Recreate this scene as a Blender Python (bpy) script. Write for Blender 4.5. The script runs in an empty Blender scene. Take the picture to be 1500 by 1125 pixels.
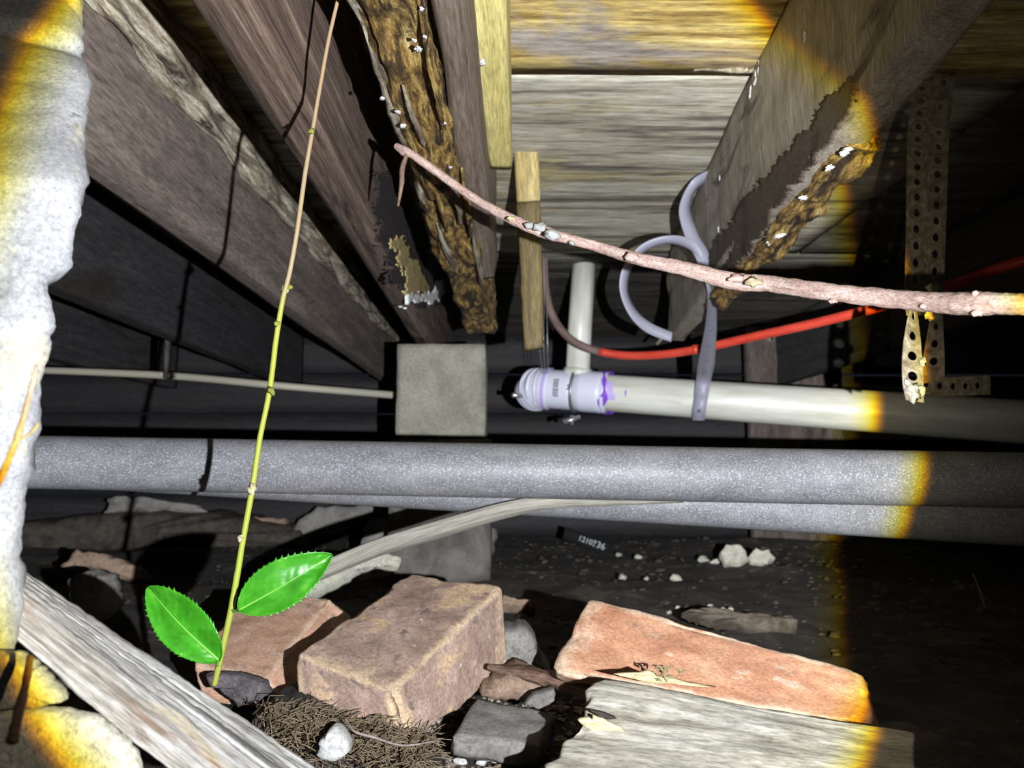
import bpy, bmesh, math, random
from mathutils import Vector, noise
random.seed(7)
sc = bpy.context.scene
COL = sc.collection

# ------------------------------------------------------------------ camera
F = 1100.0                                   # focal length in pixels of the 1500x1125 frame
PITCH = math.atan((690 - 562.5) / F)
YAW = math.atan(15 / F)
CZ = 0.22
cam_d = bpy.data.cameras.new('camera'); cam = bpy.data.objects.new('camera', cam_d); COL.objects.link(cam)
cam_d.sensor_width = 36; cam_d.lens = 36 * F / 1500
cam_d.clip_start = 0.01
cam.location = (0, 0, CZ)
cam.rotation_euler = (math.pi / 2 + PITCH, 0, -YAW)
cam_d.dof.use_dof = True; cam_d.dof.focus_distance = 0.50; cam_d.dof.aperture_fstop = 13.0
sc.camera = cam


def ray(u, v):
    x, y, z = (u - 750) / F, 1.0, -(v - 562.5) / F
    y, z = y * math.cos(PITCH) - z * math.sin(PITCH), y * math.sin(PITCH) + z * math.cos(PITCH)
    x, y = x * math.cos(YAW) + y * math.sin(YAW), -x * math.sin(YAW) + y * math.cos(YAW)
    return Vector((x, y, z))


def P(u, v, Y):
    r = ray(u, v); k = Y / r.y
    return Vector((r.x * k, Y, CZ + r.z * k))


def PZ(u, v, Z=0.0):
    r = ray(u, v); k = (Z - CZ) / r.z
    return Vector((r.x * k, r.y * k, Z))


def PX(u, v, X):
    r = ray(u, v); k = X / r.x
    return Vector((X, r.y * k, CZ + r.z * k))


# ------------------------------------------------------------------ world and the one torch that lights the place
w = bpy.data.worlds.new('world'); sc.world = w; w.use_nodes = True
w.node_tree.nodes['Background'].inputs[0].default_value = (0.55, 0.65, 1.0, 1)
w.node_tree.nodes['Background'].inputs[1].default_value = 0.015
sc.view_settings.view_transform = 'Standard'; sc.view_settings.look = 'None'
sc.view_settings.exposure = 0.0; sc.view_settings.gamma = 1.0; sc.view_settings.use_curve_mapping = False

BEAM = math.radians(35.7)                    # half angle of the torch beam
ld = bpy.data.lights.new('torch', 'SPOT'); torch = bpy.data.objects.new('torch', ld); COL.objects.link(torch)
torch.location = (0.10, 0.0, CZ - 0.017)
a = math.radians(-12.7)
bd = Vector((math.sin(a), math.cos(a), 0))
bd = Vector((bd.x, bd.y * math.cos(PITCH), bd.y * math.sin(PITCH)))
bd = Vector((bd.x * math.cos(YAW) + bd.y * math.sin(YAW), -bd.x * math.sin(YAW) + bd.y * math.cos(YAW), bd.z))
torch.rotation_euler = bd.to_track_quat('-Z', 'Y').to_euler()
ld.spot_size = math.radians(175); ld.spot_blend = 0.3; ld.shadow_soft_size = 0.0022
ld.energy = 10.0
ld.use_nodes = True
nt = ld.node_tree; nt.nodes.clear()
lo = nt.nodes.new('ShaderNodeOutputLight'); em = nt.nodes.new('ShaderNodeEmission')
fo = nt.nodes.new('ShaderNodeLightFalloff'); fo.inputs['Strength'].default_value = 12.5; fo.inputs['Smooth'].default_value = 0.30
tc = nt.nodes.new('ShaderNodeTexCoord'); sp = nt.nodes.new('ShaderNodeSeparateXYZ')
nt.links.new(tc.outputs['Normal'], sp.inputs[0])
ab = nt.nodes.new('ShaderNodeMath'); ab.operation = 'ABSOLUTE'; nt.links.new(sp.outputs['Z'], ab.inputs[0])
ac = nt.nodes.new('ShaderNodeMath'); ac.operation = 'ARCCOSINE'; nt.links.new(ab.outputs[0], ac.inputs[0])
dv = nt.nodes.new('ShaderNodeMath'); dv.operation = 'DIVIDE'; nt.links.new(ac.outputs[0], dv.inputs[0])
dv.inputs[1].default_value = BEAM * 2        # 0.5 on the ramp = beam edge
rp = nt.nodes.new('ShaderNodeValToRGB'); nt.links.new(dv.outputs[0], rp.inputs[0])
cr = rp.color_ramp
stops = [(0.0, (.62, .64, .68)), (0.30, (.70, .72, .76)), (0.42, (.86, .88, .93)), (0.470, (1.0, 1.0, .97)), (0.483, (1.0, .95, .45)),
         (0.4915, (1.0, .80, .03)), (0.4970, (.75, .30, .01)), (0.5015, (.070, .062, .048)), (0.55, (.042, .040, .034)), (0.63, (.014, .013, .011))]
while len(cr.elements) > 1: cr.elements.remove(cr.elements[-1])
cr.elements[0].position = stops[0][0]; cr.elements[0].color = (*stops[0][1], 1)
for p_, c_ in stops[1:]:
    e_ = cr.elements.new(p_); e_.color = (*c_, 1)
nt.links.new(rp.outputs[0], em.inputs[0]); nt.links.new(fo.outputs['Linear'], em.inputs[1])
nt.links.new(em.outputs[0], lo.inputs[0])


# ------------------------------------------------------------------ materials
class NT:
    def __init__(s, name):
        s.m = bpy.data.materials.new(name); s.m.use_nodes = True; s.t = s.m.node_tree
        s.b = s.t.nodes['Principled BSDF']; s.at = s.t.nodes.new('ShaderNodeAttribute'); s.at.attribute_name = 'lc'

    def n(s, typ, **k):
        q = s.t.nodes.new(typ)
        for a_, b_ in k.items(): setattr(q, a_, b_)
        return q

    def noise(s, scale=(1, 1, 1), det=5, rough=.6, dist=0.0, off=0.0):
        mp = s.n('ShaderNodeMapping'); mp.inputs['Scale'].default_value = scale; mp.inputs['Location'].default_value = (off, off * .7, off * 1.3)
        s.t.links.new(s.at.outputs['Vector'], mp.inputs[0])
        q = s.n('ShaderNodeTexNoise'); q.inputs['Scale'].default_value = 1; q.inputs['Detail'].default_value = det
        q.inputs['Roughness'].default_value = rough; q.inputs['Distortion'].default_value = dist
        s.t.links.new(mp.outputs[0], q.inputs['Vector'])
        return q.outputs['Fac']

    def ramp(s, fac, st):
        q = s.n('ShaderNodeValToRGB'); s.t.links.new(fac, q.inputs[0]); c = q.color_ramp
        c.elements[0].position = st[0][0]; c.elements[0].color = (*st[0][1], 1)
        c.elements[1].position = st[-1][0]; c.elements[1].color = (*st[-1][1], 1)
        for p_, k in st[1:-1]:
            e = c.elements.new(p_); e.color = (*k, 1)
        return q.outputs[0]

    def mix(s, f, a_, b_, mode='MIX'):
        q = s.n('ShaderNodeMix', data_type='RGBA', blend_type=mode)
        if isinstance(f, float): q.inputs[0].default_value = f
        else: s.t.links.new(f, q.inputs[0])
        for i, x in ((6, a_), (7, b_)):
            if isinstance(x, tuple): q.inputs[i].default_value = (*x, 1)
            else: s.t.links.new(x, q.inputs[i])
        return q.outputs[2]

    def scale(s, fac, k):
        q = s.n('ShaderNodeMath', operation='MULTIPLY'); s.t.links.new(fac, q.inputs[0]); q.inputs[1].default_value = k
        return q.outputs[0]

    def fin(s, col, rough=.7, bump=None, bs=.3, bd_=.002, spec=.4, metal=0.0):
        if isinstance(col, tuple): s.b.inputs['Base Color'].default_value = (*col, 1)
        else: s.t.links.new(col, s.b.inputs['Base Color'])
        s.b.inputs['Roughness'].default_value = rough
        s.b.inputs['Specular IOR Level'].default_value = spec; s.b.inputs['Metallic'].default_value = metal
        if bump is not None:
            q = s.n('ShaderNodeBump'); q.inputs['Strength'].default_value = bs; q.inputs['Distance'].default_value = bd_
            s.t.links.new(bump, q.inputs['Height']); s.t.links.new(q.outputs[0], s.b.inputs['Normal'])
        return s.m


def step(p0, p1):
    return [(p0, (0, 0, 0)), (p1, (1, 1, 1))]


def wood(name, grain, stain=(.02, .015, .012), sf=(.52, .66), gs=(4, 120, 120), ss=(3, 18, 18), rough=.72, bs=.5, off=0, second=None, bd_=.0015):
    m = NT(name)
    g = m.noise(gs, 6, .62, .4, off)
    c = m.ramp(g, grain)
    if second is not None:
        c = m.mix(m.ramp(m.noise(second[1], 5, .6, .6, off + 7), step(second[2], second[2] + .12)), c, second[0])
    s_ = m.ramp(m.noise(ss, 5, .65, .8, off + 3), step(*sf))
    c = m.mix(s_, c, stain)
    c = m.mix(1.0, c, m.ramp(m.noise((gs[0] * 9, gs[1] * 4.5, gs[2] * 4.5), 4, .75, 0, off + 1), [(.30, (.45,) * 3), (.50, (1.0,) * 3), (.70, (1.5,) * 3)]), 'MULTIPLY')
    return m.fin(c, rough, g, bs, bd_)


def rock(name, st, sc_=60, spots=None, rough=.85, bs=.6, off=0, bd_=.002, fine=600, worn=None):
    m = NT(name)
    g = m.noise((sc_,) * 3, 7, .62, .5, off)
    c = m.ramp(g, st)
    if spots:
        for (col, scale, th) in spots:
            c = m.mix(m.ramp(m.noise((scale,) * 3, 3, .6, .2, off + scale), step(th, th + .05)), c, col)
    if worn:                                  # broken, paler arrises: follows the geometry's own edges
        ea = m.n('ShaderNodeAttribute'); ea.attribute_name = 'edge'
        ad = m.n('ShaderNodeMath', operation='MULTIPLY_ADD'); m.t.links.new(m.noise((55,) * 3, 5, .65, 0, off + 4), ad.inputs[0]); ad.inputs[1].default_value = .55
        m.t.links.new(ea.outputs['Fac'], ad.inputs[2])
        c = m.mix(m.ramp(m.scale(ad.outputs[0], 1 / 1.6), [(1.12 / 1.6, (0, 0, 0)), (1.24 / 1.6, (.85,) * 3)]), c, worn)
    f = m.noise((fine,) * 3, 4, .7, 0, off)
    c = m.mix(1.0, c, m.ramp(m.noise((fine * .55,) * 3, 5, .8, 0, off + 2), [(.30, (.50,) * 3), (.50, (1.0,) * 3), (.70, (1.45,) * 3)]), 'MULTIPLY')
    h = m.n('ShaderNodeMath', operation='ADD'); m.t.links.new(g, h.inputs[0]); m.t.links.new(f, h.inputs[1])
    return m.fin(c, rough, h.outputs[0], bs, bd_)


M = {}
M['ply'] = wood('weathered_plywood', [(.30, (.05, .045, .035)), (.42, (.20, .18, .14)), (.50, (.40, .37, .28)), (.60, (.48, .46, .38)), (.72, (.62, .58, .45))],
                stain=(.13, .10, .075), sf=(.58, .72), gs=(1.9, 34, 34), ss=(3, 7, 7), off=2, second=((.46, .38, .18), (3.2, 9, 9), .58))
M['ply_dark'] = wood('dark_plywood', [(.30, (.025, .02, .017)), (.5, (.07, .062, .05)), (.72, (.16, .15, .12))], stain=(.03, .025, .02), sf=(.5, .62), gs=(1.9, 34, 34), ss=(3, 7, 7), off=12)  # dark tone; stands for missing beam light on the right sheet
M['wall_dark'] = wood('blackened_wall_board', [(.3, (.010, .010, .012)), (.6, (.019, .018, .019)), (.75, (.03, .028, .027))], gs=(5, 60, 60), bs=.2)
M['ply_gold'] = wood('golden_plywood', [(.30, (.09, .055, .02)), (.42, (.30, .20, .06)), (.52, (.55, .42, .15)), (.66, (.72, .62, .30))],
                     stain=(.33, .29, .25), sf=(.50, .60), gs=(3.0, 42, 42), ss=(2.4, 5, 5), off=9, second=((.20, .12, .05), (5, 20, 20), .58))
M['ply_edge'] = rock('torn_ply_edge', [(.35, (.07, .05, .03)), (.6, (.42, .37, .26))], 150)
M['joist_l'] = wood('brown_grey_joist', [(.3, (.095, .075, .062)), (.5, (.15, .12, .10)), (.7, (.21, .17, .14))], stain=(.05, .04, .03), sf=(.60, .8), gs=(6, 60, 60), bs=.15)
M['joist_m'] = wood('reddish_brown_joist', [(.3, (.05, .033, .024)), (.45, (.11, .075, .055)), (.6, (.185, .13, .10)), (.74, (.36, .27, .19))], stain=(.022, .014, .01), sf=(.56, .68), gs=(5, 170, 170), ss=(5, 30, 30), bs=.5)
M['joist_r'] = wood('grey_brown_joist', [(.3, (.19, .165, .13)), (.5, (.28, .25, .205)), (.7, (.38, .345, .28))], stain=(.09, .07, .055), sf=(.56, .66), gs=(40, 60, 9), ss=(4, 14, 22), bs=.35, off=4)
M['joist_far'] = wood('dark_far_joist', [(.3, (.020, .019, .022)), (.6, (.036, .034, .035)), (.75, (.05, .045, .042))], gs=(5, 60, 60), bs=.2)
M['rot'] = wood('rotten_golden_wood', [(.28, (.02, .012, .006)), (.42, (.12, .07, .02)), (.52, (.32, .20, .055)), (.64, (.50, .36, .12)), (.78, (.78, .72, .58))],
                stain=(.03, .02, .012), sf=(.50, .60), gs=(34, 150, 150), ss=(14, 60, 60), bs=1.0, bd_=.005, second=((.05, .03, .015), (30, 110, 110), .54))
M['rot_pale'] = wood('rotten_pale_wood', [(.30, (.05, .04, .03)), (.45, (.20, .16, .11)), (.56, (.38, .34, .26)), (.72, (.62, .60, .50))],
                     stain=(.05, .04, .03), sf=(.54, .64), gs=(16, 110, 110), ss=(8, 40, 40), bs=1.0, bd_=.004, off=5)
M['mold'] = rock('white_mould', [(.3, (.5, .5, .48)), (.6, (.85, .85, .83))], 300)
M['sister'] = wood('brown_sister_board', [(.3, (.10, .075, .055)), (.55, (.20, .155, .12)), (.75, (.28, .22, .17))], stain=(.08, .055, .04), gs=(4, 90, 90), bs=.3)
M['yellow'] = wood('new_yellow_lumber', [(.3, (.50, .42, .14)), (.55, (.62, .54, .21)), (.75, (.72, .65, .32))], stain=(.42, .36, .12), sf=(.6, .9), gs=(3, 60, 60), bs=.15)
M['ochre'] = wood('ochre_cleat', [(.3, (.32, .24, .09)), (.55, (.46, .37, .16)), (.75, (.55, .46, .22))], stain=(.17, .11, .04), sf=(.52, .7), gs=(4, 60, 60), bs=.2)
M['ochre_dark'] = wood('dark_ochre_cleat', [(.3, (.09, .065, .025)), (.55, (.17, .13, .05)), (.75, (.26, .20, .08))], stain=(.05, .03, .015), sf=(.5, .7), gs=(4, 60, 60), bs=.3)
M['post_dim'] = wood('dim_brown_board', [(.3, (.04, .03, .025)), (.6, (.085, .065, .055))], stain=(.02, .015, .012), gs=(4, 30, 30), ss=(4, 12, 12), bs=.3)
M['concrete'] = rock('pale_concrete', [(.3, (.20, .20, .20)), (.45, (.34, .35, .375)), (.68, (.46, .47, .50))], 26, [((.20, .19, .17), 90, .66), ((.54, .51, .42), 22, .58)], bs=.5, bd_=.0012, fine=900)
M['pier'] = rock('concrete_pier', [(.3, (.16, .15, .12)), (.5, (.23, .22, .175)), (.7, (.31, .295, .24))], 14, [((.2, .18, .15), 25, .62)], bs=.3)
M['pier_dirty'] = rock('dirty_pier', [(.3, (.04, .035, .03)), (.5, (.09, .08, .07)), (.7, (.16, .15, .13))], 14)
M['brick'] = rock('terracotta_brick', [(.30, (.34, .19, .12)), (.5, (.47, .28, .185)), (.70, (.56, .36, .25))], 34, [((.50, .34, .25), 28, .60), ((.28, .19, .14), 52, .66)], bs=.45, bd_=.0014, fine=700, worn=(.60, .43, .30))
M['brick2'] = rock('mauve_brick', [(.30, (.23, .15, .115)), (.5, (.34, .235, .185)), (.70, (.46, .33, .265))], 30, [((.50, .35, .22), 26, .57), ((.20, .15, .125), 60, .62), ((.60, .50, .44), 150, .68)], bs=.5, bd_=.0016, fine=600, off=3, worn=(.56, .42, .27))
M['brick3'] = rock('orange_brick', [(.30, (.40, .185, .10)), (.5, (.52, .26, .15)), (.70, (.60, .35, .22))], 30, [((.58, .42, .30), 24, .60), ((.34, .2, .14), 80, .68)], bs=.45, bd_=.0014, fine=800, off=6, worn=(.66, .50, .36))
M['bricklime'] = rock('mortar_crust', [(.3, (.36, .24, .14)), (.6, (.56, .42, .28))], 90)
M['soil'] = rock('dark_soil', [(.3, (.012, .010, .008)), (.48, (.040, .033, .027)), (.66, (.085, .068, .055))], 12, [((.17, .14, .11), 85, .66), ((.11, .085, .06), 9, .60)], rough=.95, bs=1, bd_=.006, fine=260)
M['stone_grey'] = rock('grey_stone', [(.3, (.12, .115, .105)), (.6, (.22, .21, .195))], 40, bs=.3)
M['stone_dim'] = rock('dim_stone', [(.3, (.12, .11, .10)), (.6, (.24, .225, .20))], 22, bs=.5)
M['stone_pale'] = rock('pale_stone', [(.3, (.30, .29, .24)), (.6, (.48, .47, .38))], 40, bs=.5)
M['stone_white'] = rock('white_stone', [(.3, (.34, .34, .32)), (.6, (.52, .52, .50))], 90, bs=.5)
M['scrap_dim'] = rock('dim_scrap', [(.3, (.05, .04, .028)), (.6, (.13, .105, .075))], 50)
M['stone_brown'] = rock('brown_stone', [(.3, (.16, .11, .075)), (.6, (.30, .21, .15))], 50, bs=.6)
M['shaded_brick_face'] = rock('purplish_brick_shade', [(.3, (.05, .045, .048)), (.6, (.15, .13, .135))], 80, bs=.9)
M['yellow_rock'] = rock('gritty_pale_rock', [(.3, (.45, .44, .38)), (.6, (.66, .64, .55))], 80, bs=.8, fine=500)
M['timber'] = wood('weathered_grey_timber', [(.30, (.11, .10, .08)), (.45, (.26, .24, .205)), (.58, (.38, .37, .35)), (.72, (.54, .54, .54))],
                   stain=(.20, .13, .09), sf=(.54, .64), gs=(9, 150, 150), ss=(9, 45, 45), bs=.8, second=((.40, .31, .16), (10, 30, 30), .60))
M['timber_top'] = wood('ridged_grey_timber', [(.34, (.06, .055, .05)), (.46, (.22, .21, .19)), (.56, (.34, .33, .30)), (.70, (.58, .58, .57))],
                       stain=(.16, .14, .11), sf=(.62, .7), gs=(12, 330, 330), bs=1.0)
M['plank'] = wood('weathered_plank', [(.30, (.26, .24, .19)), (.48, (.42, .40, .33)), (.60, (.52, .50, .43)), (.75, (.66, .64, .57))],
                  stain=(.22, .20, .15), sf=(.6, .7), gs=(7, 90, 90), ss=(5, 20, 20), bs=.55, off=8)
M['splinter'] = wood('split_yellow_wood', [(.3, (.38, .30, .14)), (.6, (.62, .54, .33))], gs=(6, 120, 120), sf=(.7, .9))
M['twig'] = wood('pinkish_twig_bark', [(.3, (.40, .26, .215)), (.5, (.60, .42, .36)), (.7, (.80, .64, .58))], stain=(.62, .55, .48), sf=(.60, .68), gs=(60, 260, 260), ss=(90, 120, 120), bs=.6)
M['twig_dark'] = wood('grey_bark', [(.3, (.12, .09, .08)), (.6, (.30, .25, .22))], gs=(60, 300, 300))
M['bark'] = wood('brown_bark', [(.3, (.07, .04, .025)), (.5, (.17, .10, .07)), (.7, (.30, .20, .14))], gs=(40, 220, 220), bs=1)
M['straw'] = wood('dry_straw', [(.3, (.08, .055, .03)), (.6, (.25, .19, .12))], gs=(60, 200, 200))
M['chips'] = rock('gravel_chips', [(.3, (.10, .08, .06)), (.45, (.22, .17, .12)), (.6, (.42, .38, .32))], 50)
M['speck'] = None
m = NT('speckled_grey_pipe')
g = m.noise((30, 60, 60), 5, .6)
c = m.ramp(g, [(.3, (.13, .132, .14)), (.55, (.185, .187, .195)), (.72, (.23, .23, .225))])
c = m.mix(m.ramp(m.noise((600, 800, 800), 3, .75, 0, 2), step(.53, .62)), c, (.42, .43, .46))
c = m.mix(m.ramp(m.noise((500, 500, 500), 2, .7, 0, 9), step(.36, .30)), c, (.06, .06, .065)) if False else c
M['speck'] = m.fin(c, .45, m.noise((380, 620, 620), 3, .7, 0, 2), .5, .0008, .5)
m = NT('white_plastic_pipe')
c = m.ramp(m.noise((6, 40, 40), 5, .6), [(.35, (.48, .475, .40)), (.6, (.64, .64, .58))])
c = m.mix(m.ramp(m.noise((14, 60, 60), 5, .7, 0, 4), step(.66, .74)), c, (.34, .31, .22))
M['pvc'] = m.fin(c, .35, spec=.45)
M['pvc_new'] = NT('new_white_fitting').fin((.62, .63, .74), .35)
M['purple'] = NT('purple_primer').fin((.20, .06, .55), .5)
M['purple_pale'] = NT('faint_purple_primer').fin((.48, .38, .72), .5)
M['ink'] = NT('black_ink').fin((.04, .04, .05), .6)
M['paper'] = NT('sticker_white').fin((.60, .62, .70), .5)
M['paleprint'] = NT('pale_print').fin((.36, .38, .40), .5)
M['darkplastic'] = NT('dark_plastic').fin((.012, .013, .013), .9, spec=.1)
m = NT('red_hose')
M['red'] = m.fin(m.ramp(m.noise((20, 60, 60), 4), [(.3, (.45, .035, .02)), (.7, (.62, .07, .04))]), .4)
m = NT('dusty_red_brown_hose')
M['reddust'] = m.fin(m.ramp(m.noise((20, 60, 60), 4), [(.3, (.11, .075, .06)), (.7, (.22, .15, .13))]), .6)
M['strap_grey'] = NT('grey_plastic_strap').fin((.27, .27, .33), .45)
M['hole_mark'] = NT('dark_strap_hole').fin((.10, .10, .14), .7)
m = NT('rusty_perforated_steel')
c = m.ramp(m.noise((90, 90, 90), 5, .7), [(.3, (.10, .07, .04)), (.5, (.28, .23, .15)), (.68, (.50, .46, .38))])
M['rust'] = m.fin(c, .8, m.noise((500, 500, 500), 4, .7), .8, .001)
M['cable'] = wood('grey_flat_cable', [(.3, (.22, .205, .17)), (.6, (.34, .32, .27)), (.75, (.44, .42, .37))], gs=(3, 200, 200), sf=(.75, .9), bs=.3)
M['conduit'] = NT('off_white_tube').fin((.34, .32, .25), .5)
M['steel'] = NT('galvanised_steel').fin((.45, .45, .45), .35, metal=.8)
m = NT('green_leaf')
g = m.noise((60, 60, 60), 4, .6)
c = m.ramp(g, [(.3, (.028, .19, .008)), (.55, (.05, .31, .014)), (.75, (.11, .41, .035))])
c = m.mix(m.ramp(m.noise((700, 700, 700), 2, .6), step(.70, .74)), c, (.3, .55, .25))
M['leaf'] = m.fin(c, .33, g, .35, .001, .5)
M['midrib'] = NT('pale_leaf_rib').fin((.22, .55, .08), .4)
m = NT('green_to_tan_stem')
sx = m.n('ShaderNodeSeparateXYZ'); m.t.links.new(m.at.outputs['Vector'], sx.inputs[0])
mr = m.n('ShaderNodeMapRange'); m.t.links.new(sx.outputs[0], mr.inputs[0]); mr.inputs[2].default_value = .46
c = m.ramp(mr.outputs[0], [(0, (.28, .30, .05)), (.15, (.36, .42, .05)), (.55, (.42, .45, .06)), (.60, (.42, .33, .18)), (1, (.36, .24, .14))])
M['stem'] = m.fin(c, .5, m.noise((300, 300, 300), 3), .3, .0006)
M['web'] = NT('grey_web_fibre').fin((.35, .34, .30), .8)
M['debris_dark'] = rock('dark_debris', [(.3, (.02, .017, .013)), (.6, (.07, .058, .046))], 40)


# ------------------------------------------------------------------ object helpers
def setp(o, label=None, cat=None, group=None, kind=None):
    if label: o['label'] = label
    if cat: o['category'] = cat
    if group: o['group'] = group
    if kind: o['kind'] = kind
    return o


def obj(name, geo, mat, parent=None, label=None, cat=None, group=None, kind=None, smooth=True, origin=None, edge=None):
    vs, fs, lc = geo
    me = bpy.data.meshes.new(name)
    if origin is None:
        n_ = len(vs)
        origin = Vector((sum(v[0] for v in vs) / n_, sum(v[1] for v in vs) / n_, min(v[2] for v in vs)))
    me.from_pydata([(v[0] - origin[0], v[1] - origin[1], v[2] - origin[2]) for v in vs], [], fs)
    at = me.attributes.new('lc', 'FLOAT_VECTOR', 'POINT')
    at.data.foreach_set('vector', [c for q in (lc or [tuple(v) for v in vs]) for c in q])
    if edge:
        ea = me.attributes.new('edge', 'FLOAT', 'POINT'); ea.data.foreach_set('value', edge)
    if smooth: me.polygons.foreach_set('use_smooth', [True] * len(me.polygons))
    me.materials.append(M[mat]); me.update()
    o = bpy.data.objects.new(name, me); COL.objects.link(o)
    if parent is not None:
        po = Vector((0, 0, 0)); q = parent
        while q is not None: po = po + q.location; q = q.parent
        o.parent = parent; o.location = Vector(origin) - po
    else: o.location = origin
    return setp(o, label, cat, group, kind)


def thing(name, label, cat, loc, group=None):
    o = bpy.data.objects.new(name, None); COL.objects.link(o); o.location = loc; o.empty_display_size = .01
    return setp(o, label, cat, group)


def fbm(p, f, oct_=4, seed=0.0):
    s_ = 0; a_ = 1; q = Vector(p) * f + Vector((seed, seed * 1.7, -seed))
    for _ in range(oct_):
        s_ += a_ * noise.noise(q); q = q * 2.03; a_ *= .5
    return s_


EDGE = []


def block(c8, n, ext=None, r=.003, amp=.001, freq=40, seed=0, chip=0.0, oct_=4, aniso=None, ragged=None):
    """c8[(i,j,k)] eight corners, i the grain direction. Shared-vertex grid over six faces, rounded and roughened."""
    nx, ny, nz = n
    C = {k: Vector(v) for k, v in c8.items()}
    if ext is None:
        ext = ((C[1, 0, 0] - C[0, 0, 0]).length, (C[0, 1, 0] - C[0, 0, 0]).length, (C[0, 0, 1] - C[0, 0, 0]).length)
    h = [max(e / 2, 1e-5) for e in ext]
    ids = {}; pr = []; fs = []; EDGE.clear()

    def vid(i, j, k):
        if (i, j, k) not in ids:
            ids[i, j, k] = len(pr); pr.append((i / nx, j / ny, k / nz))
        return ids[i, j, k]
    for i in range(nx):
        for j in range(ny):
            fs.append((vid(i, j, 0), vid(i, j + 1, 0), vid(i + 1, j + 1, 0), vid(i + 1, j, 0)))
            fs.append((vid(i, j, nz), vid(i + 1, j, nz), vid(i + 1, j + 1, nz), vid(i, j + 1, nz)))
    for i in range(nx):
        for k in range(nz):
            fs.append((vid(i, 0, k), vid(i + 1, 0, k), vid(i + 1, 0, k + 1), vid(i, 0, k + 1)))
            fs.append((vid(i, ny, k), vid(i, ny, k + 1), vid(i + 1, ny, k + 1), vid(i + 1, ny, k)))
    for j in range(ny):
        for k in range(nz):
            fs.append((vid(0, j, k), vid(0, j, k + 1), vid(0, j + 1, k + 1), vid(0, j + 1, k)))
            fs.append((vid(nx, j, k), vid(nx, j + 1, k), vid(nx, j + 1, k + 1), vid(nx, j, k + 1)))
    vs = []; lc = []
    for p in pr:
        q = [(2 * p[a_] - 1) * h[a_] for a_ in range(3)]
        lc.append(tuple(q[a_] + seed * .37 for a_ in range(3)))
        rr = min(r, *(x * .98 for x in h))
        cl = [max(-(h[a_] - rr), min(h[a_] - rr, q[a_])) for a_ in range(3)]
        d = Vector([q[a_] - cl[a_] for a_ in range(3)])
        if d.length > 1e-9:
            d2 = d.normalized() * rr
            nr = d.normalized()
            q = [cl[a_] + d2[a_] for a_ in range(3)]
        else: nr = Vector((0, 0, 1))
        t = [(q[a_] / h[a_] + 1) / 2 for a_ in range(3)]
        if ragged: t[0] += ragged(t)
        w_ = Vector((0, 0, 0))
        for (i, j, k), cv in C.items():
            w_ += cv * ((t[0] if i else 1 - t[0]) * (t[1] if j else 1 - t[1]) * (t[2] if k else 1 - t[2]))
        # outward direction
        ctr = Vector((0, 0, 0))
        e1 = (C[1, 0, 0] - C[0, 0, 0]).normalized(); e2 = (C[0, 1, 0] - C[0, 0, 0]).normalized(); e3 = (C[0, 0, 1] - C[0, 0, 0]).normalized()
        out = (e1 * nr[0] + e2 * nr[1] + e3 * nr[2])
        sp_ = Vector((lc[-1][0] * (aniso or 1), lc[-1][1], lc[-1][2]))
        nn = fbm(sp_, freq, oct_, seed)
        m3 = sorted(abs(2 * p[a_] - 1) for a_ in range(3)); EDGE.append(m3[1])
        edge = sum(1 for a_ in range(3) if abs(2 * p[a_] - 1) > .93)
        w_ += out * amp * nn
        if chip and edge >= 2:
            w_ -= out * chip * max(0, fbm(sp_, freq * .6, 3, seed + 9)) * 1.6
        vs.append(w_)
    return vs, fs, lc


def bc(x0, x1, y0, y1, z0, z1, axis='x'):
    """axis aligned corners with the grain index first"""
    d = {}
    for i in (0, 1):
        for j in (0, 1):
            for k in (0, 1):
                if axis == 'x': d[i, j, k] = (x1 if i else x0, y1 if j else y0, z1 if k else z0)
                elif axis == 'y': d[i, j, k] = (x0 if j else x1, y1 if i else y0, z1 if k else z0)
                else: d[i, j, k] = (x1 if j else x0, y1 if k else y0, z1 if i else z0)
    return d


def para(O, A, B, Cc, extra=None):
    """parallelepiped: i along B (length), j along A, k along C"""
    O, A, B, Cc = map(Vector, (O, A, B, Cc)); d = {}
    for i in (0, 1):
        for j in (0, 1):
            for k in (0, 1):
                d[i, j, k] = O + (B - O) * i + (A - O) * j + (Cc - O) * k
    if extra: d.update(extra)
    return d


def spline(pts, n):
    """Catmull-Rom through tuples of any length, n samples per span"""
    out = []; m_ = len(pts)
    for i in range(m_ - 1):
        p0 = pts[max(i - 1, 0)]; p1 = pts[i]; p2 = pts[i + 1]; p3 = pts[min(i + 2, m_ - 1)]
        for s_ in range(n):
            t = s_ / n
            out.append(tuple(.5 * (2 * b + (c_ - a_) * t + (2 * a_ - 5 * b + 4 * c_ - d) * t * t + (3 * b - a_ - 3 * c_ + d) * t ** 3)
                             for a_, b, c_, d in zip(p0, p1, p2, p3)))
    out.append(tuple(pts[-1]))
    return out


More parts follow.
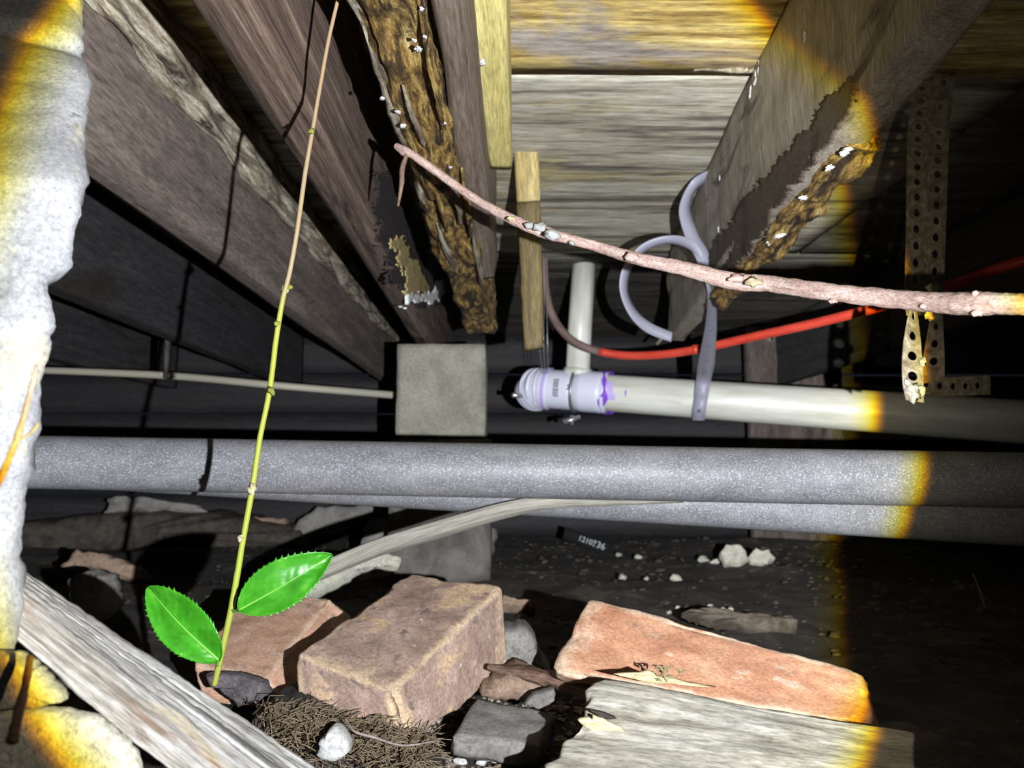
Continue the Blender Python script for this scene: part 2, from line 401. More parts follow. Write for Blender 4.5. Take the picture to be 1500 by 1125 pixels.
def tube(pts, seg=12, amp=0, freq=100, seed=0, flat=1.0, up=(0, 0, 1)):
    """pts: (x,y,z,r)"""
    vs = []; fs = []; lc = []; L = 0; n_ = len(pts)
    prev = None
    for i, p in enumerate(pts):
        c0 = Vector(p[:3]); a_ = Vector(pts[max(i - 1, 0)][:3]); b = Vector(pts[min(i + 1, n_ - 1)][:3])
        t = (b - a_).normalized()
        if prev is None:
            e1 = t.cross(Vector(up))
            if e1.length < 1e-3: e1 = t.cross(Vector((1, 0, 0)))
            e1.normalize()
        else:
            e1 = (prev - t * prev.dot(t)).normalized()
        prev = e1; e2 = t.cross(e1)
        if i: L += (c0 - Vector(pts[i - 1][:3])).length
        for k in range(seg):
            an = 2 * math.pi * k / seg; r = p[3]
            d = e1 * math.cos(an) + e2 * math.sin(an) * flat
            q = (L + seed, r * math.cos(an), r * math.sin(an))
            if amp: r = r * (1 + amp * fbm(q, freq, 3, seed))
            vs.append(c0 + d * r); lc.append(q)
    for i in range(n_ - 1):
        for k in range(seg):
            k2 = (k + 1) % seg
            fs.append((i * seg + k, i * seg + k2, (i + 1) * seg + k2, (i + 1) * seg + k))
    fs.append(tuple(range(seg))[::-1]); fs.append(tuple((n_ - 1) * seg + k for k in range(seg)))
    return vs, fs, lc


def wpts(lst, n=8):
    """pixel anchored centre line: (u, v, Y, width in px) -> world spline"""
    return spline([(*P(u, v, Y), wd / 2 / F * Y) for u, v, Y, wd in lst], n)


def pebble(c0, r, seed=0, sq=(1, 1, .7), sub=2, amp=.25, rot=0.0):
    bm = bmesh.new(); bmesh.ops.create_icosphere(bm, subdivisions=sub, radius=1)
    vs = []; ca, sa = math.cos(rot), math.sin(rot)
    for v in bm.verts:
        d = v.co.normalized()
        k = 1 + amp * fbm(d, 1.6, 3, seed) * 1.6
        q = Vector((d.x * sq[0], d.y * sq[1], d.z * sq[2])) * r * k
        vs.append(Vector(c0) + Vector((q.x * ca - q.y * sa, q.x * sa + q.y * ca, q.z)))
    fs = [tuple(x.index for x in f.verts) for f in bm.faces]; bm.free()
    return vs, fs, [tuple(v) for v in vs]


def join(geos):
    V, Fc, L = [], [], []
    for vs, fs, lc in geos:
        b = len(V); V += list(vs); L += list(lc or [tuple(v) for v in vs]); Fc += [tuple(i + b for i in f) for f in fs]
    return V, Fc, L


def ground_z(x, y):
    q = Vector((x, y, 0))
    return .018 * fbm(q, 3.0, 3, 2) + .006 * fbm(q, 22, 3, 5) - .004


# ------------------------------------------------------------------ setting: floor, ceiling, walls
ZC, ZB = .70, .50
vs = []; fs = []
xs = [i * .02 - 1.0 for i in range(101)]; ys = [.02 + .012 * 1.0 * j + .00038 * j * j for j in range(86)]
for y in ys:
    for x in xs:
        k = 1 + max(0, y - .9) * .9
        vs.append(Vector((x * k, y, ground_z(x * k, y))))
nx_ = len(xs)
for j in range(len(ys) - 1):
    for i in range(nx_ - 1):
        b = j * nx_ + i; fs.append((b, b + 1, b + nx_ + 1, b + nx_))
obj('floor', (vs, fs, None), 'soil', kind='structure', origin=(0, 0, 0))

ceil = bpy.data.objects.new('ceiling', None); COL.objects.link(ceil); ceil.location = (0, 0, ZC); ceil['kind'] = 'structure'
YS = PZ(900, 108, ZC).y                    # seam between the two sheets
def rag_far(t): return 0
g1 = block(bc(-2.2, 2.2, .02, YS - .003, ZC - .004, ZC + .012), (90, 24, 1), r=.001, amp=.0022, freq=9, seed=1, aniso=.25)
obj('subfloor_sheet', g1, 'ply_gold', ceil, label='golden, heavily stained plywood sheet')
g2 = block(bc(-2.2, .658, YS + .002, 1.62, ZC, ZC + .014), (70, 40, 1), r=.001, amp=.0016, freq=9, seed=2, aniso=.2)
obj('subfloor_sheet', g2, 'ply', ceil, label='grey streaked plywood sheet')
g4 = block(bc(.662, 2.2, YS + .002, 1.62, ZC, ZC + .014), (30, 30, 1), r=.001, amp=.001, freq=9, seed=4, aniso=.2)  # split off and coloured dark to paint the shade beyond the beam
obj('subfloor_sheet', g4, 'ply_dark', ceil, label='plywood sheet at the right, painted dark for the shade outside the beam')
g3 = block(bc(-2.2, 2.2, 1.624, 3.4, ZC, ZC + .014), (60, 20, 1), r=.001, amp=.001, freq=9, seed=3, aniso=.2)  # darker plywood from here to the back wall
obj('subfloor_sheet', g3, 'ply_dark', ceil, label='dark plywood sheet at the far end')
# torn flakes hanging along the seam
for k, (u, v, L_) in enumerate([(1058, 101, .07), (1088, 102, .035)]):
    c0 = PZ(u, v, ZC - .004)
    c = bc(c0.x - L_ / 2, c0.x + L_ / 2, c0.y - .003, c0.y + .003, ZC - .007, ZC - .003)
    obj('torn_flake', block(c, (26, 2, 2), r=.001, amp=.003, freq=60, seed=k, aniso=.25), 'ply_edge', ceil)

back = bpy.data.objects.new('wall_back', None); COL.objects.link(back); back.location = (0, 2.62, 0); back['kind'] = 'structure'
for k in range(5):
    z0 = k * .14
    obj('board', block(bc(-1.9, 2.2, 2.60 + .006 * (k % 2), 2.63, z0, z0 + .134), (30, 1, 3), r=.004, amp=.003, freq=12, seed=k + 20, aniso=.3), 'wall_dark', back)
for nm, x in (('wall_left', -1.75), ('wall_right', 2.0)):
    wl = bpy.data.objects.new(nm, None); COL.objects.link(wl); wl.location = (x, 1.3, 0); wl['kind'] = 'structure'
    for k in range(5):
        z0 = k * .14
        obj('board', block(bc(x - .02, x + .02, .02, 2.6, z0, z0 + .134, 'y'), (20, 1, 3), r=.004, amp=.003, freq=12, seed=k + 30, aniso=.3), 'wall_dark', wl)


# ------------------------------------------------------------------ joists
def joist(name, label, xa, ya, xb, yb, wd, mat, z0=ZB, z1=ZC - .005, seed=0, n=(90, 4, 12), amp=.0015, chip=.004, cat='joist', group=None, aniso=.15):
    """xa/xb: x of the left side at the near and far ends"""
    c = {}
    for i, (x, y) in enumerate(((xa, ya), (xb, yb))):
        for j in (0, 1):
            for k in (0, 1): c[i, j, k] = (x + (wd if j == 0 else 0), y, z1 if k else z0)
    root = thing(name, label, cat, ((xa + xb) / 2, (ya + yb) / 2, z0), group)
    obj('beam', block(c, n, r=.003, amp=amp, freq=30, seed=seed, chip=chip, aniso=aniso), mat, root)
    return root


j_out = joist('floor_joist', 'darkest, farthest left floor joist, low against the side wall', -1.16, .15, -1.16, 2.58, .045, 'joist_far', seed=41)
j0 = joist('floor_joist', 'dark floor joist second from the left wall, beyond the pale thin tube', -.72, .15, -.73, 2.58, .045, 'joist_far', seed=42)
j1 = joist('floor_joist', 'wide smooth grey-brown floor joist beside the pale concrete edge', -.405, .12, -.385, 2.5, .038, 'joist_l', seed=43, chip=.003)
# decayed lumpy edge along its top
c = {}
for i, (x, y) in enumerate(((-.368, .3), (-.348, 2.4))):
    for j in (0, 1):
        for k in (0, 1): c[i, j, k] = (x + (.020 if j == 0 else 0), y, ZC - .003 if k else ZC - .078)
obj('decayed_edge', block(c, (170, 4, 12), r=.007, amp=.011, freq=26, seed=5, aniso=.35), 'rot_pale', j1, label='pale decayed lumpy upper edge')

j2 = joist('floor_joist', 'reddish-brown floor joist resting on the square concrete pier', -.187, .12, -.193, 2.5, .036, 'joist_m', seed=44, n=(140, 4, 14), amp=.002)

def patch(poly, X, th, rag, seed, fn=None, step_=2.2):
    """a thin raised scab with a ragged outline on a board face; poly in pixels"""
    def inside(u, v):
        u += rag * noise.noise(Vector((u * .05, v * .05, seed))) + rag * .6 * noise.noise(Vector((u * .2, v * .2, seed)))
        v += rag * noise.noise(Vector((u * .05, v * .05, seed + 5))) + rag * .6 * noise.noise(Vector((u * .2, v * .2, seed + 5)))
        r_ = False; n_ = len(poly)
        for i in range(n_):
            (x1, y1), (x2, y2) = poly[i], poly[(i + 1) % n_]
            if (y1 > v) != (y2 > v) and u < (x2 - x1) * (v - y1) / (y2 - y1) + x1: r_ = not r_
        return r_
    us = [p[0] for p in poly]; vs_ = [p[1] for p in poly]
    u0, v0 = min(us) - rag, min(vs_) - rag; nu = int((max(us) + rag - u0) / step_); nv = int((max(vs_) + rag - v0) / step_)
    ids = {}; vs = []; fs = []; cells = set()
    for i in range(nu):
        for j in range(nv):
            if inside(u0 + (i + .5) * step_, v0 + (j + .5) * step_): cells.add((i, j))

    def vid(i, j, top):
        if (i, j, top) not in ids:
            u, v = u0 + i * step_, v0 + j * step_
            p = fn(u, v) if fn else PX(u, v, X)
            out = Vector((-1, .08, 0)) if fn else Vector((1, 0, 0))
            ids[i, j, top] = len(vs); vs.append(p + out * (th * (1 + .5 * noise.noise(Vector((u * .25, v * .25, seed)))) if top else -.0015))
        return ids[i, j, top]
    for (i, j) in cells:
        fs.append((vid(i, j, 1), vid(i + 1, j, 1), vid(i + 1, j + 1, 1), vid(i, j + 1, 1)))
        for (a_, b, di, dj) in (((i, j), (i + 1, j), 0, -1), ((i + 1, j), (i + 1, j + 1), 1, 0), ((i + 1, j + 1), (i, j + 1), 0, 1), ((i, j + 1), (i, j), -1, 0)):
            if (i + di, j + dj) not in cells: fs.append((vid(*a_, 1), vid(*a_, 0), vid(*b, 0), vid(*b, 1)))
    return vs, fs, [tuple(v) for v in vs]


M['streak_dark'] = wood('dark_joist_wood', [(.3, (.05, .036, .026)), (.7, (.09, .068, .05))], bs=.3)
M['void'] = rock('black_rot', [(.3, (.008, .006, .005)), (.7, (.03, .022, .018))], 80)
XR = -.1525
obj('black_rot', patch([(548, 250), (585, 270), (612, 320), (640, 370), (662, 420), (664, 440), (652, 455), (630, 452), (604, 446), (588, 428), (570, 395), (556, 340), (545, 290)], XR, .0010, 16, 3), 'void', j2, label='black rotted patch')
obj('bare_wood', patch([(572, 352), (594, 350), (603, 380), (622, 405), (634, 432), (612, 440), (596, 428), (590, 392), (571, 366)], XR, .0020, 12, 6), 'ochre', j2, label='bare golden wood inside the rot')
obj('mould', patch([(590, 428), (606, 432), (628, 428), (644, 412), (650, 404), (648, 424), (636, 444), (622, 440), (612, 448), (600, 442), (594, 452)], XR, .0030, 13, 9), 'mold', j2, label='white mould rim')

# rotten ledger beam
rb = thing('rotten_beam', 'rotted golden-brown beam end, crumbling, between reddish joist and yellow board', 'beam', (-.07, .9, .5))
c = {}
for i, (xl, xr_, y, z0) in enumerate(((-.096, -.052, .25, .505), (-.075, -.018, 1.55, .508))):
    for j in (0, 1):
        for k in (0, 1): c[i, j, k] = (xl if j else xr_, y, ZC - .02 if k else z0)
obj('rotten_core', block(c, (220, 12, 22), r=.008, amp=.013, freq=24, seed=12, aniso=.35, chip=.012, oct_=5), 'rot', rb)
c = {}
for i, (xl, xr_, y, z0) in enumerate(((-.104, -.094, .25, .512), (-.088, -.076, .80, .512))):
    for j in (0, 1):
        for k in (0, 1): c[i, j, k] = (xl if j else xr_, y, ZC - .06 if k else z0)
obj('bark_strip', block(c, (120, 3, 12), r=.003, amp=.007, freq=30, seed=13, aniso=.4), 'rot_pale', rb, label='pale splitting strip along its left side')
# long pale shreds on the lower face
for k, (u0, v0, u1, v1, wpx) in enumerate([(612, 0, 648, 190, 10), (590, 130, 622, 215, 9), (655, 230, 676, 330, 9), (676, 250, 690, 350, 8), (640, 330, 668, 400, 10),
                                           (690, 330, 706, 420, 7), (632, 250, 655, 340, 8)]):
    a_ = PZ(u0, v0, .503); b = PZ(u1, v1, .503)
    pts = spline([(a_.x, a_.y, .506, .001), ((a_.x * 2 + b.x) / 3, (a_.y * 2 + b.y) / 3, .501, wpx / 2 / F * a_.y), ((a_.x + 2 * b.x) / 3 + .002, (a_.y + 2 * b.y) / 3, .499, wpx / 2 / F * b.y), (b.x, b.y, .503, .001)], 8)
    obj('shred', tube(pts, 8, .5, 120, k, .45), 'rot_pale' if k % 3 else 'rot', rb)
for k, (u, v, s_) in enumerate([(613, 78, .009), (607, 66, .006), (622, 60, .005), (618, 20, .006), (652, 186, .004), (660, 250, .005), (560, 150, .006), (583, 170, .007), (590, 190, .008)]):
    a_ = PZ(u, v, .498)
    obj('mould_fleck', pebble(a_ + Vector((0, 0, .003)), s_ * a_.y * .6, k + .3, (.9, 1.3, .25), 3, .5), 'mold', rb, label='white mould fleck')

sb = joist('sister_board', 'plain brown board nailed between the rotted beam and the yellow board', -.056, .12, -.034, 1.15, .026, 'sister', z0=.515, seed=50, n=(60, 3, 8), cat='board')
a0 = PZ(680, 0, .575); a1 = PZ(718, 250, .575); b0 = PZ(742, 0, .575); b1 = PZ(750, 252, .575)
s0 = (a1.x - a0.x) / (a1.y - a0.y)
c = {}
for i, y in enumerate((.2, a1.y)):
    for j in (0, 1):
        for k in (0, 1):
            xl = a0.x + (a1.x - a0.x) * (y - a0.y) / (a1.y - a0.y); xr_ = b0.x + (b1.x - b0.x) * (y - b0.y) / (b1.y - b0.y)
            c[i, j, k] = (xl if j else xr_, y, ZC - .005 if k else .575)
yb = thing('yellow_board', 'clean yellow lumber with a square cut end', 'board', (-.01, .7, .575))
obj('board', block(c, (40, 6, 8), r=.0035, amp=.0006, freq=30, seed=51), 'yellow', yb)
a_ = PZ(706, 92, .5745)
obj('paint_spot', pebble(a_, .004, 3, (1, 1.4, .1), 2, .4), 'mold', yb, label='white paint spot')
# ochre cleat hanging from the subfloor, darker below its upper end
cl = thing('hanging_cleat', 'small ochre upright wooden cleat below the end of the yellow board', 'cleat', P(772, 500, 1.10))
A = P(753, 214, 1.09); B = P(790, 212, 1.09); Cb = P(768, 512, 1.10); D = P(797, 508, 1.10)
c = {}
for i, (l_, r_) in enumerate(((A, B), (Cb, D))):
    for j in (0, 1):
        for k in (0, 1): q = (l_ if j else r_); c[i, j, k] = (q.x, q.y + (.03 if k else 0), q.z)
def lerpc(c, t0, t1):
    d = {}
    for (i, j, k) in c: a_ = Vector(c[0, j, k]); b = Vector(c[1, j, k]); d[i, j, k] = a_.lerp(b, t1 if i else t0)
    return d


obj('stick', block(lerpc(c, 0, .28), (14, 5, 5), r=.004, amp=.001, freq=40, seed=52), 'ochre', cl, label='lighter ochre upper end')
obj('lower_end', block(lerpc(c, .275, 1), (30, 5, 5), r=.003, amp=.0015, freq=40, seed=53), 'ochre_dark', cl, label='darker lower length')

j3 = joist('floor_joist', 'large grey-brown floor joist on the right with a crumbling golden lower edge', .228 + .084 * .12, .12, .228 + .084 * 1.62, 1.62, .036, 'joist_r', seed=45, n=(150, 5, 20), amp=.0025, chip=.006)
c = {}
for i, y in enumerate((.61, 1.25)):
    for j in (0, 1):
        for k in (0, 1): x = .262 + .08 * y; c[i, j, k] = (x - (.022 if j else -.018), y, .515 if k else .492)
obj('crumbling_edge', block(c, (150, 8, 5), r=.007, amp=.011, freq=34, seed=14, aniso=.45, chip=.006, oct_=5), 'rot', j3, label='golden crumbling lower edge')
def on_j3(u, v):
    r_ = ray(u, v); k_2 = .228 / (r_.x - .084 * r_.y)
    return Vector((r_.x * k_2, r_.y * k_2, CZ + r_.z * k_2))


g_ = patch([(1244, 118), (1262, 128), (1228, 190), (1150, 290), (1098, 372), (1060, 400), (1030, 398), (1050, 350), (1110, 270), (1180, 190), (1215, 140)], None, .0012, 10, 4, on_j3, 2.5)  # dark diagonal streak laid over the right joist's face
obj('dark_streak', g_, 'streak_dark', j3, label='dark streak along the face')
for k, (u, v, s_) in enumerate([(1108, 118, .008), (1100, 135, .007), (1112, 100, .005), (1178, 52, .004), (1054, 260, .003), (1052, 335, .003)]):
    a_ = on_j3(u, v)
    obj('mould_fleck', pebble(a_, s_ * .8, k + 4.3, (.25, .7, 1.4), 3, .9), 'mold', j3, label='white mould fleck')
for k, (u, v, s_) in enumerate([(1140, 345, .008), (1128, 355, .006), (1215, 246, .005), (1175, 290, .005), (1240, 222, .006)]):
    a_ = PZ(u, v, .489)
    obj('mould_fleck', pebble(a_, s_ * .6, k + 8.3, (1, 1.3, .5), 3, .9), 'mold', j3, label='pale fleck')

# a second, more distant joist to the right (dim)
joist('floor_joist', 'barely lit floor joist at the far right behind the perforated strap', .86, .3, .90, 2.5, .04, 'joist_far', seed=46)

# broken lath and boards behind the white pipe
lb = thing('broken_lath', 'thin broken wooden lath leaning behind the grey looped strap', 'lath', P(975, 495, 1.75))
obj('stick', tube([(*P(1062, 395, 1.72), .011), (*P(1030, 428, 1.73), .009), (*P(985, 478, 1.75), .010), (*P(962, 505, 1.76), .006)], 8, .4, 60, 2, .6), 'rot_pale', lb)
hs = thing('stained_post', 'dim brown stained board standing against the far wall behind the red hose', 'post', (.95, 2.42, 0))
c = bc(.80, 1.12, 2.42, 2.46, -.01, ZC - .004, 'z')
obj('post', block(c, (40, 18, 2), r=.004, amp=.005, freq=20, seed=62, aniso=.4), 'post_dim', hs)
for k, (u, v) in enumerate([(1125, 490), (1185, 518), (1150, 500)]):
    obj('mould_fleck', pebble(P(u, v, 2.412), .014, k + 3.1, (1, .2, 1.4), 2, .6), 'stone_dim', hs, label='grey fleck')

# ------------------------------------------------------------------ concrete pier
pr_ = thing('concrete_pier', 'square grey concrete pier under the end of the reddish joist', 'pier', (-.13, 1.65, 0))
A = P(581, 503, 1.57); B = P(712, 505, 1.57)
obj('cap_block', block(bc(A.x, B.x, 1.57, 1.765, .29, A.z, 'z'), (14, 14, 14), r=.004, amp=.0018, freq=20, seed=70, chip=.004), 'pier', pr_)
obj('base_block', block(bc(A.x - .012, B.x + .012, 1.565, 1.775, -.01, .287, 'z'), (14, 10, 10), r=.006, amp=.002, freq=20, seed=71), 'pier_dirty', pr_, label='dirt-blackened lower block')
# thin pale tube
ct = thing('thin_tube', 'thin off-white tube running across the dark left side to the concrete pier', 'tube', P(300, 560, 1.6))
obj('tube', tube(wpts([(20, 541, 1.70, 10), (240, 550, 1.66, 11), (420, 566, 1.62, 11), (640, 584, 1.80, 11)], 10), 10), 'conduit', ct)
obj('clip', block(bc(P(246, 540, 1.655).x - .004, P(246, 540, 1.655).x + .004, 1.64, 1.66, P(246, 555, 1.65).z, P(246, 488, 1.65).z, 'z'), (6, 2, 2), r=.002, amp=.001, seed=1), 'debris_dark', ct, label='small metal hanger clip')

# ------------------------------------------------------------------ big speckled pipes
lp1 = [(-.62, .845, 0), (1.3, .71, 0)]
A = P(300, 681.5, .79); B = P(1360, 701, .757); dr = (B - A)
p0 = A - dr * .75; p1 = B + dr * 1.0
bp = thing('main_pipe', 'larger speckled grey pipe crossing the whole view in front', 'pipe', (A + B) / 2)
N = 60
obj('pipe', tube([(*(p0.lerp(p1, i / N)), .0278) for i in range(N + 1)], 40, .004, 30), 'speck', bp)
A = P(500, 722, .845); B = P(1350, 763, .832); A.z = .2095; B.z = .171
dr = B - A; p0 = A - dr * 1.1; p1 = B + dr * 1.2
sp2 = thing('lower_pipe', 'lower speckled grey pipe slanting half hidden beneath the larger one', 'pipe', (A + B) / 2)
obj('pipe', tube([(*(p0.lerp(p1, i / N)), .0262) for i in range(N + 1)], 36, .004, 30, 3), 'speck', sp2)

# ------------------------------------------------------------------ white drain pipe with its fitting
A = P(880, 575, 1.70); B = P(1290, 603.5, 1.50); ax = (B - A).normalized()
wp = thing('drain_pipe', 'white plastic drain pipe behind the speckled pipes', 'pipe', A)
end = A + ax * 1.25
obj('pipe', tube([(*(A.lerp(end, i / 40)), .0418) for i in range(41)], 40), 'pvc', wp)
# fitting: sockets, body and elbow turning away
ft = thing('pipe_fitting', 'bright white tee and elbow with purple primer and barcode at left end of drain pipe', 'fitting', A - ax * .08)


def axtube(s0, s1, r0, r1=None, seg=40, n=4, lip=0):
    r1 = r1 or r0
    return tube([(*(A + ax * (s0 + (s1 - s0) * i / n)), r0 + (r1 - r0) * i / n) for i in range(n + 1)], seg)


obj('socket', join([axtube(-.055, .012, .0475), axtube(.008, .016, .0492)]), 'pvc_new', ft)
obj('body', axtube(-.140, -.05, .0455), 'pvc_new', ft)
obj('collar', join([axtube(-.142, -.122, .0472), axtube(-.128, -.122, .0485)]), 'pvc_new', ft)
e0 = A - ax * .140; el = []
for i in range(15):
    t = i / 14 * math.radians(80)
    R_ = .020
    el.append((*(e0 - ax * (R_ * math.sin(t)) + Vector((0, 1, 0)) * (R_ * (1 - math.cos(t))) + Vector((0, 0, -.01)) * (i / 14)), .0468 - .002 * (i % 3 == 0)))
obj('elbow', tube(el, 40), 'pvc_new', ft)
for k, t in enumerate((.10, .45, .85)):
    q = e0 - ax * (.020 * math.sin(t)) + Vector((0, 1, 0)) * (.020 * (1 - math.cos(t)))
    tq = (-ax * math.cos(t) + Vector((0, 1, 0)) * math.sin(t)) * .003
    obj('ridge', tube([(*(q - tq), .0480), (*(q + tq), .0480)], 40), 'pvc_new', ft)


def ringpatch(s0f, s1f, r, a0, a1, n=60, rows=3):
    """sleeve on the drain axis; s0f/s1f(angle) give its edges; angle 0 faces the camera, + is up"""
    e1 = Vector((0, -1, 0)); e1 = (e1 - ax * e1.dot(ax)).normalized(); e2 = Vector((0, 0, 1)); e2 = (e2 - ax * e2.dot(ax)).normalized()
    vs = []; fs = []
    for i in range(n + 1):
        an = a0 + (a1 - a0) * i / n
        for j in range(rows):
            s_ = s0f(an) + (s1f(an) - s0f(an)) * j / (rows - 1)
            vs.append(A + ax * s_ + (e1 * math.cos(an) + e2 * math.sin(an)) * r)
    for i in range(n):
        for j in range(rows - 1):
            b = i * rows + j; fs.append((b, b + 1, b + rows + 1, b + rows))
    return vs, fs, [tuple(v) for v in vs]


wv = lambda an, k: .005 * math.sin(an * 3.2 + k) + .003 * math.sin(an * 7 + k * 2)
obj('primer_band', ringpatch(lambda an: .010 + wv(an, 1), lambda an: .021 + wv(an, 2.2), .0497, -3.0, 3.0), 'purple', ft, label='dripping purple primer band')
obj('primer_stain', ringpatch(lambda an: .018 + wv(an, 1), lambda an: .036 + wv(an, 2.2), .0424, -.9, .5), 'purple_pale', ft, label='faint purple smear on the pipe')
obj('primer_ring', ringpatch(lambda an: -.130 + .003 * math.sin(an), lambda an: -.122 + .003 * math.sin(an), .0499, -3.0, 3.0), 'purple_pale', ft, label='thin purple primer ring')
st_ = obj('sticker', ringpatch(lambda an: -.105, lambda an: -.074, .0459, -.55, .62, 20), 'paper', ft, label='white barcode sticker')
bars = [(-.50, .03), (-.44, .05), (-.36, .02), (-.31, .05), (-.23, .03), (-.17, .06), (-.08, .03), (-.02, .02), (.03, .05), (.11, .03), (.17, .06), (.26, .02), (.31, .05), (.39, .03)]
obj('barcode', join([ringpatch(lambda an: -.101, lambda an: -.088, .0462, b, b + w_, 2) for b, w_ in bars]), 'ink', st_)
obj('print_mark', join([ringpatch(lambda an: -.066, lambda an: -.064, .0461, -.10, .16, 6), ringpatch(lambda an: -.069, lambda an: -.061, .0461, -.10, -.05, 3),
                        ringpatch(lambda an: -.068, lambda an: -.062, .0461, .10, .15, 3)]), 'ink', ft)
obj('print_mark', join([ringpatch(lambda an: .062, lambda an: .069, .0421, -.42, -.38, 3), ringpatch(lambda an: .064, lambda an: .067, .0421, -.25, .1, 4)]), 'purple', ft, label='small purple pen mark')
q = P(838, 615, 1.66)
obj('hanger_clamp', join([axtube(-.062, -.056, .0512, seg=30), tube([(q.x, q.y, q.z + .01, .004), (q.x, q.y, q.z - .012, .004)], 8), tube([(q.x - .02, q.y, q.z - .006, .006), (q.x + .018, q.y, q.z + .006, .005)], 8)]), 'steel', ft, label='steel clamp and bolt')
q = P(753, 579, 1.72)
obj('screw', tube([(*(q + Vector((-.004, -.004, 0))), .006), (*(q + Vector((.03, .02, 0))), .004)], 10), 'steel', ft)
# riser
rz = thing('riser_pipe', 'short white vertical pipe rising from the fitting to the subfloor', 'pipe', P(849, 540, 1.72))
obj('pipe', tube([(*P(846, 552, 1.72), .0278), (*P(850, 470, 1.72), .0278), (*P(856, 378, 1.72), .0278)], 32), 'pvc', rz)
obj('collar', tube([(*P(846, 552, 1.72), .034), (*P(847, 541, 1.72), .034)], 32), 'pvc', rz)

# red hose
rh = thing('water_hose', 'red flexible water line sagging from the cleat behind the pink twig', 'hose', P(940, 520, 1.6))
hose = spline([(*P(797, 360, 1.66), .0088), (*P(799, 420, 1.66), .0088), (*P(812, 468, 1.64), .0088), (*P(845, 503, 1.61), .0088), (*P(900, 519, 1.59), .0088), (*P(960, 520, 1.55), .0088),
               (*P(1020, 512, 1.50), .0088), (*P(1110, 492, 1.42), .0088), (*P(1200, 472, 1.34), .0088), (*P(1290, 449, 1.27), .0088), (*P(1400, 416, 1.19), .0088), (*P(1540, 374, 1.10), .0088), (*P(1760, 372, 1.05), .0088), (*P(2100, 430, 1.0), .0088)], 8)
k_ = 8 * 3 + 5
obj('hose', tube(hose[k_:], 16), 'red', rh, label='clean red length')
obj('dusty_hose', tube(hose[:k_ + 1], 16), 'reddust', rh, label='dusty brown length')
q = P(1019, 512, 1.50)
obj('crimp', tube([(q.x - .006, q.y + .002, q.z, .0102), (q.x + .006, q.y - .002, q.z, .0102)], 16), 'red', rh)
for k in range(3):
    tw = thing('hanging_wire', ('leftmost', 'middle', 'rightmost')[k] + ' of three fine grey wires hanging beside the ochre cleat', 'wire', P(795 + k * 5, 560, 1.62), 'fine wires beside the ochre cleat')
    obj('wire', tube(wpts([(790 + k * 5, 365, 1.62, .9), (793 + k * 4, 440, 1.62, .9), (790 + k * 6, 500, 1.62, .9), (795 + k * 4, 548, 1.65, .9)], 6), 5), 'steel', tw)


# ------------------------------------------------------------------ grey plastic strap
def ribbon(pts, th=.0012, seed=0):
    """pts: (x,y,z, wx,wy,wz half width vector)"""
    vs = []; fs = []; lc = []; L = 0
    for i, p in enumerate(pts):
        c0 = Vector(p[:3]); wv_ = Vector(p[3:6])
        if i: L += (c0 - Vector(pts[i - 1][:3])).length
        a_ = Vector(pts[max(0, i - 1)][:3]); b = Vector(pts[min(len(pts) - 1, i + 1)][:3])
        nrm = (b - a_).cross(wv_).normalized() * th / 2
        for s_, n_ in ((-1, 1), (0, 1.3), (1, 1), (1, -1), (0, -1.3), (-1, -1)):
            vs.append(c0 + wv_ * s_ + nrm * n_); lc.append((L, wv_.length * s_, n_ * th))
    for i in range(len(pts) - 1):
        for k in range(6):
            b = i * 6; k2 = (k + 1) % 6; fs.append((b + k, b + k2, b + 6 + k2, b + 6 + k))
    fs.append(tuple(range(6))[::-1]); fs.append(tuple((len(pts) - 1) * 6 + k for k in range(6)))
    return vs, fs, lc


def pxrib(lst, n=8, tilt=(0, 0)):
    """(u,v,Y, half width vector in px du,dv, depth dY)"""
    o_ = []
    for u, v, Y, du, dv_, dY in lst:
        c0 = P(u, v, Y); w_ = P(u + du, v + dv_, Y + dY) - c0
        o_.append((*c0, *w_))
    return spline(o_, n)


gs_ = thing('pipe_strap', 'grey plastic hanger strap looping down from the right joist to the drain pipe', 'strap', P(1025, 600, 1.57))
YW = 1.625 - .0418 - .003
obj('strap', ribbon(pxrib([(1046, 252, 1.125, 2, 5, .008), (1018, 270, 1.16, 4, 6, .008), (1003, 305, 1.16, 8, 0, .006), (1013, 345, 1.15, 9, -3, 0), (1030, 378, 1.14, 9, -4, 0), (1041, 420, 1.15, 6, 0, .006),
                           (1042, 470, 1.28, 8, 0, 0), (1035, 530, 1.46, 12, 0, 0), (1031, 554, 1.556, 11, 0, -.004), (1028, 572, 1.572, 11, 0, -.006), (1026, 588, 1.570, 10, 0, -.006), (1024, 602, 1.576, 10, 0, -.006), (1023, 616, 1.597, 9, 0, -.005)], 8)), 'strap_grey', gs_)
obj('loose_end', ribbon(pxrib([(1028, 378, 1.138, -3, 7, .004), (1012, 358, 1.14, -2, 7, .004), (980, 351, 1.16, 0, 6, .006), (945, 362, 1.17, 3, 5, .006), (920, 390, 1.18, 6, 1, .006), (914, 425, 1.19, 6, 0, .006),
                               (927, 458, 1.19, 5, -4, .004), (950, 480, 1.18, 3, -7, 0), (984, 494, 1.17, 1, -7, 0)], 8)), 'strap_grey', gs_, label='curled loose end of the strap')
for (u, v, Y) in ((1041, 482, 1.312), (1038, 505, 1.378), (1035, 528, 1.450), (1032, 546, 1.520), (1024, 602, 1.574)):
    q = P(u, v, Y)
    obj('strap_hole', tube([(q.x, q.y - .0016, q.z, .0035), (q.x, q.y + .001, q.z, .0035)], 10, up=(1, 0, 0)), 'hole_mark', gs_)


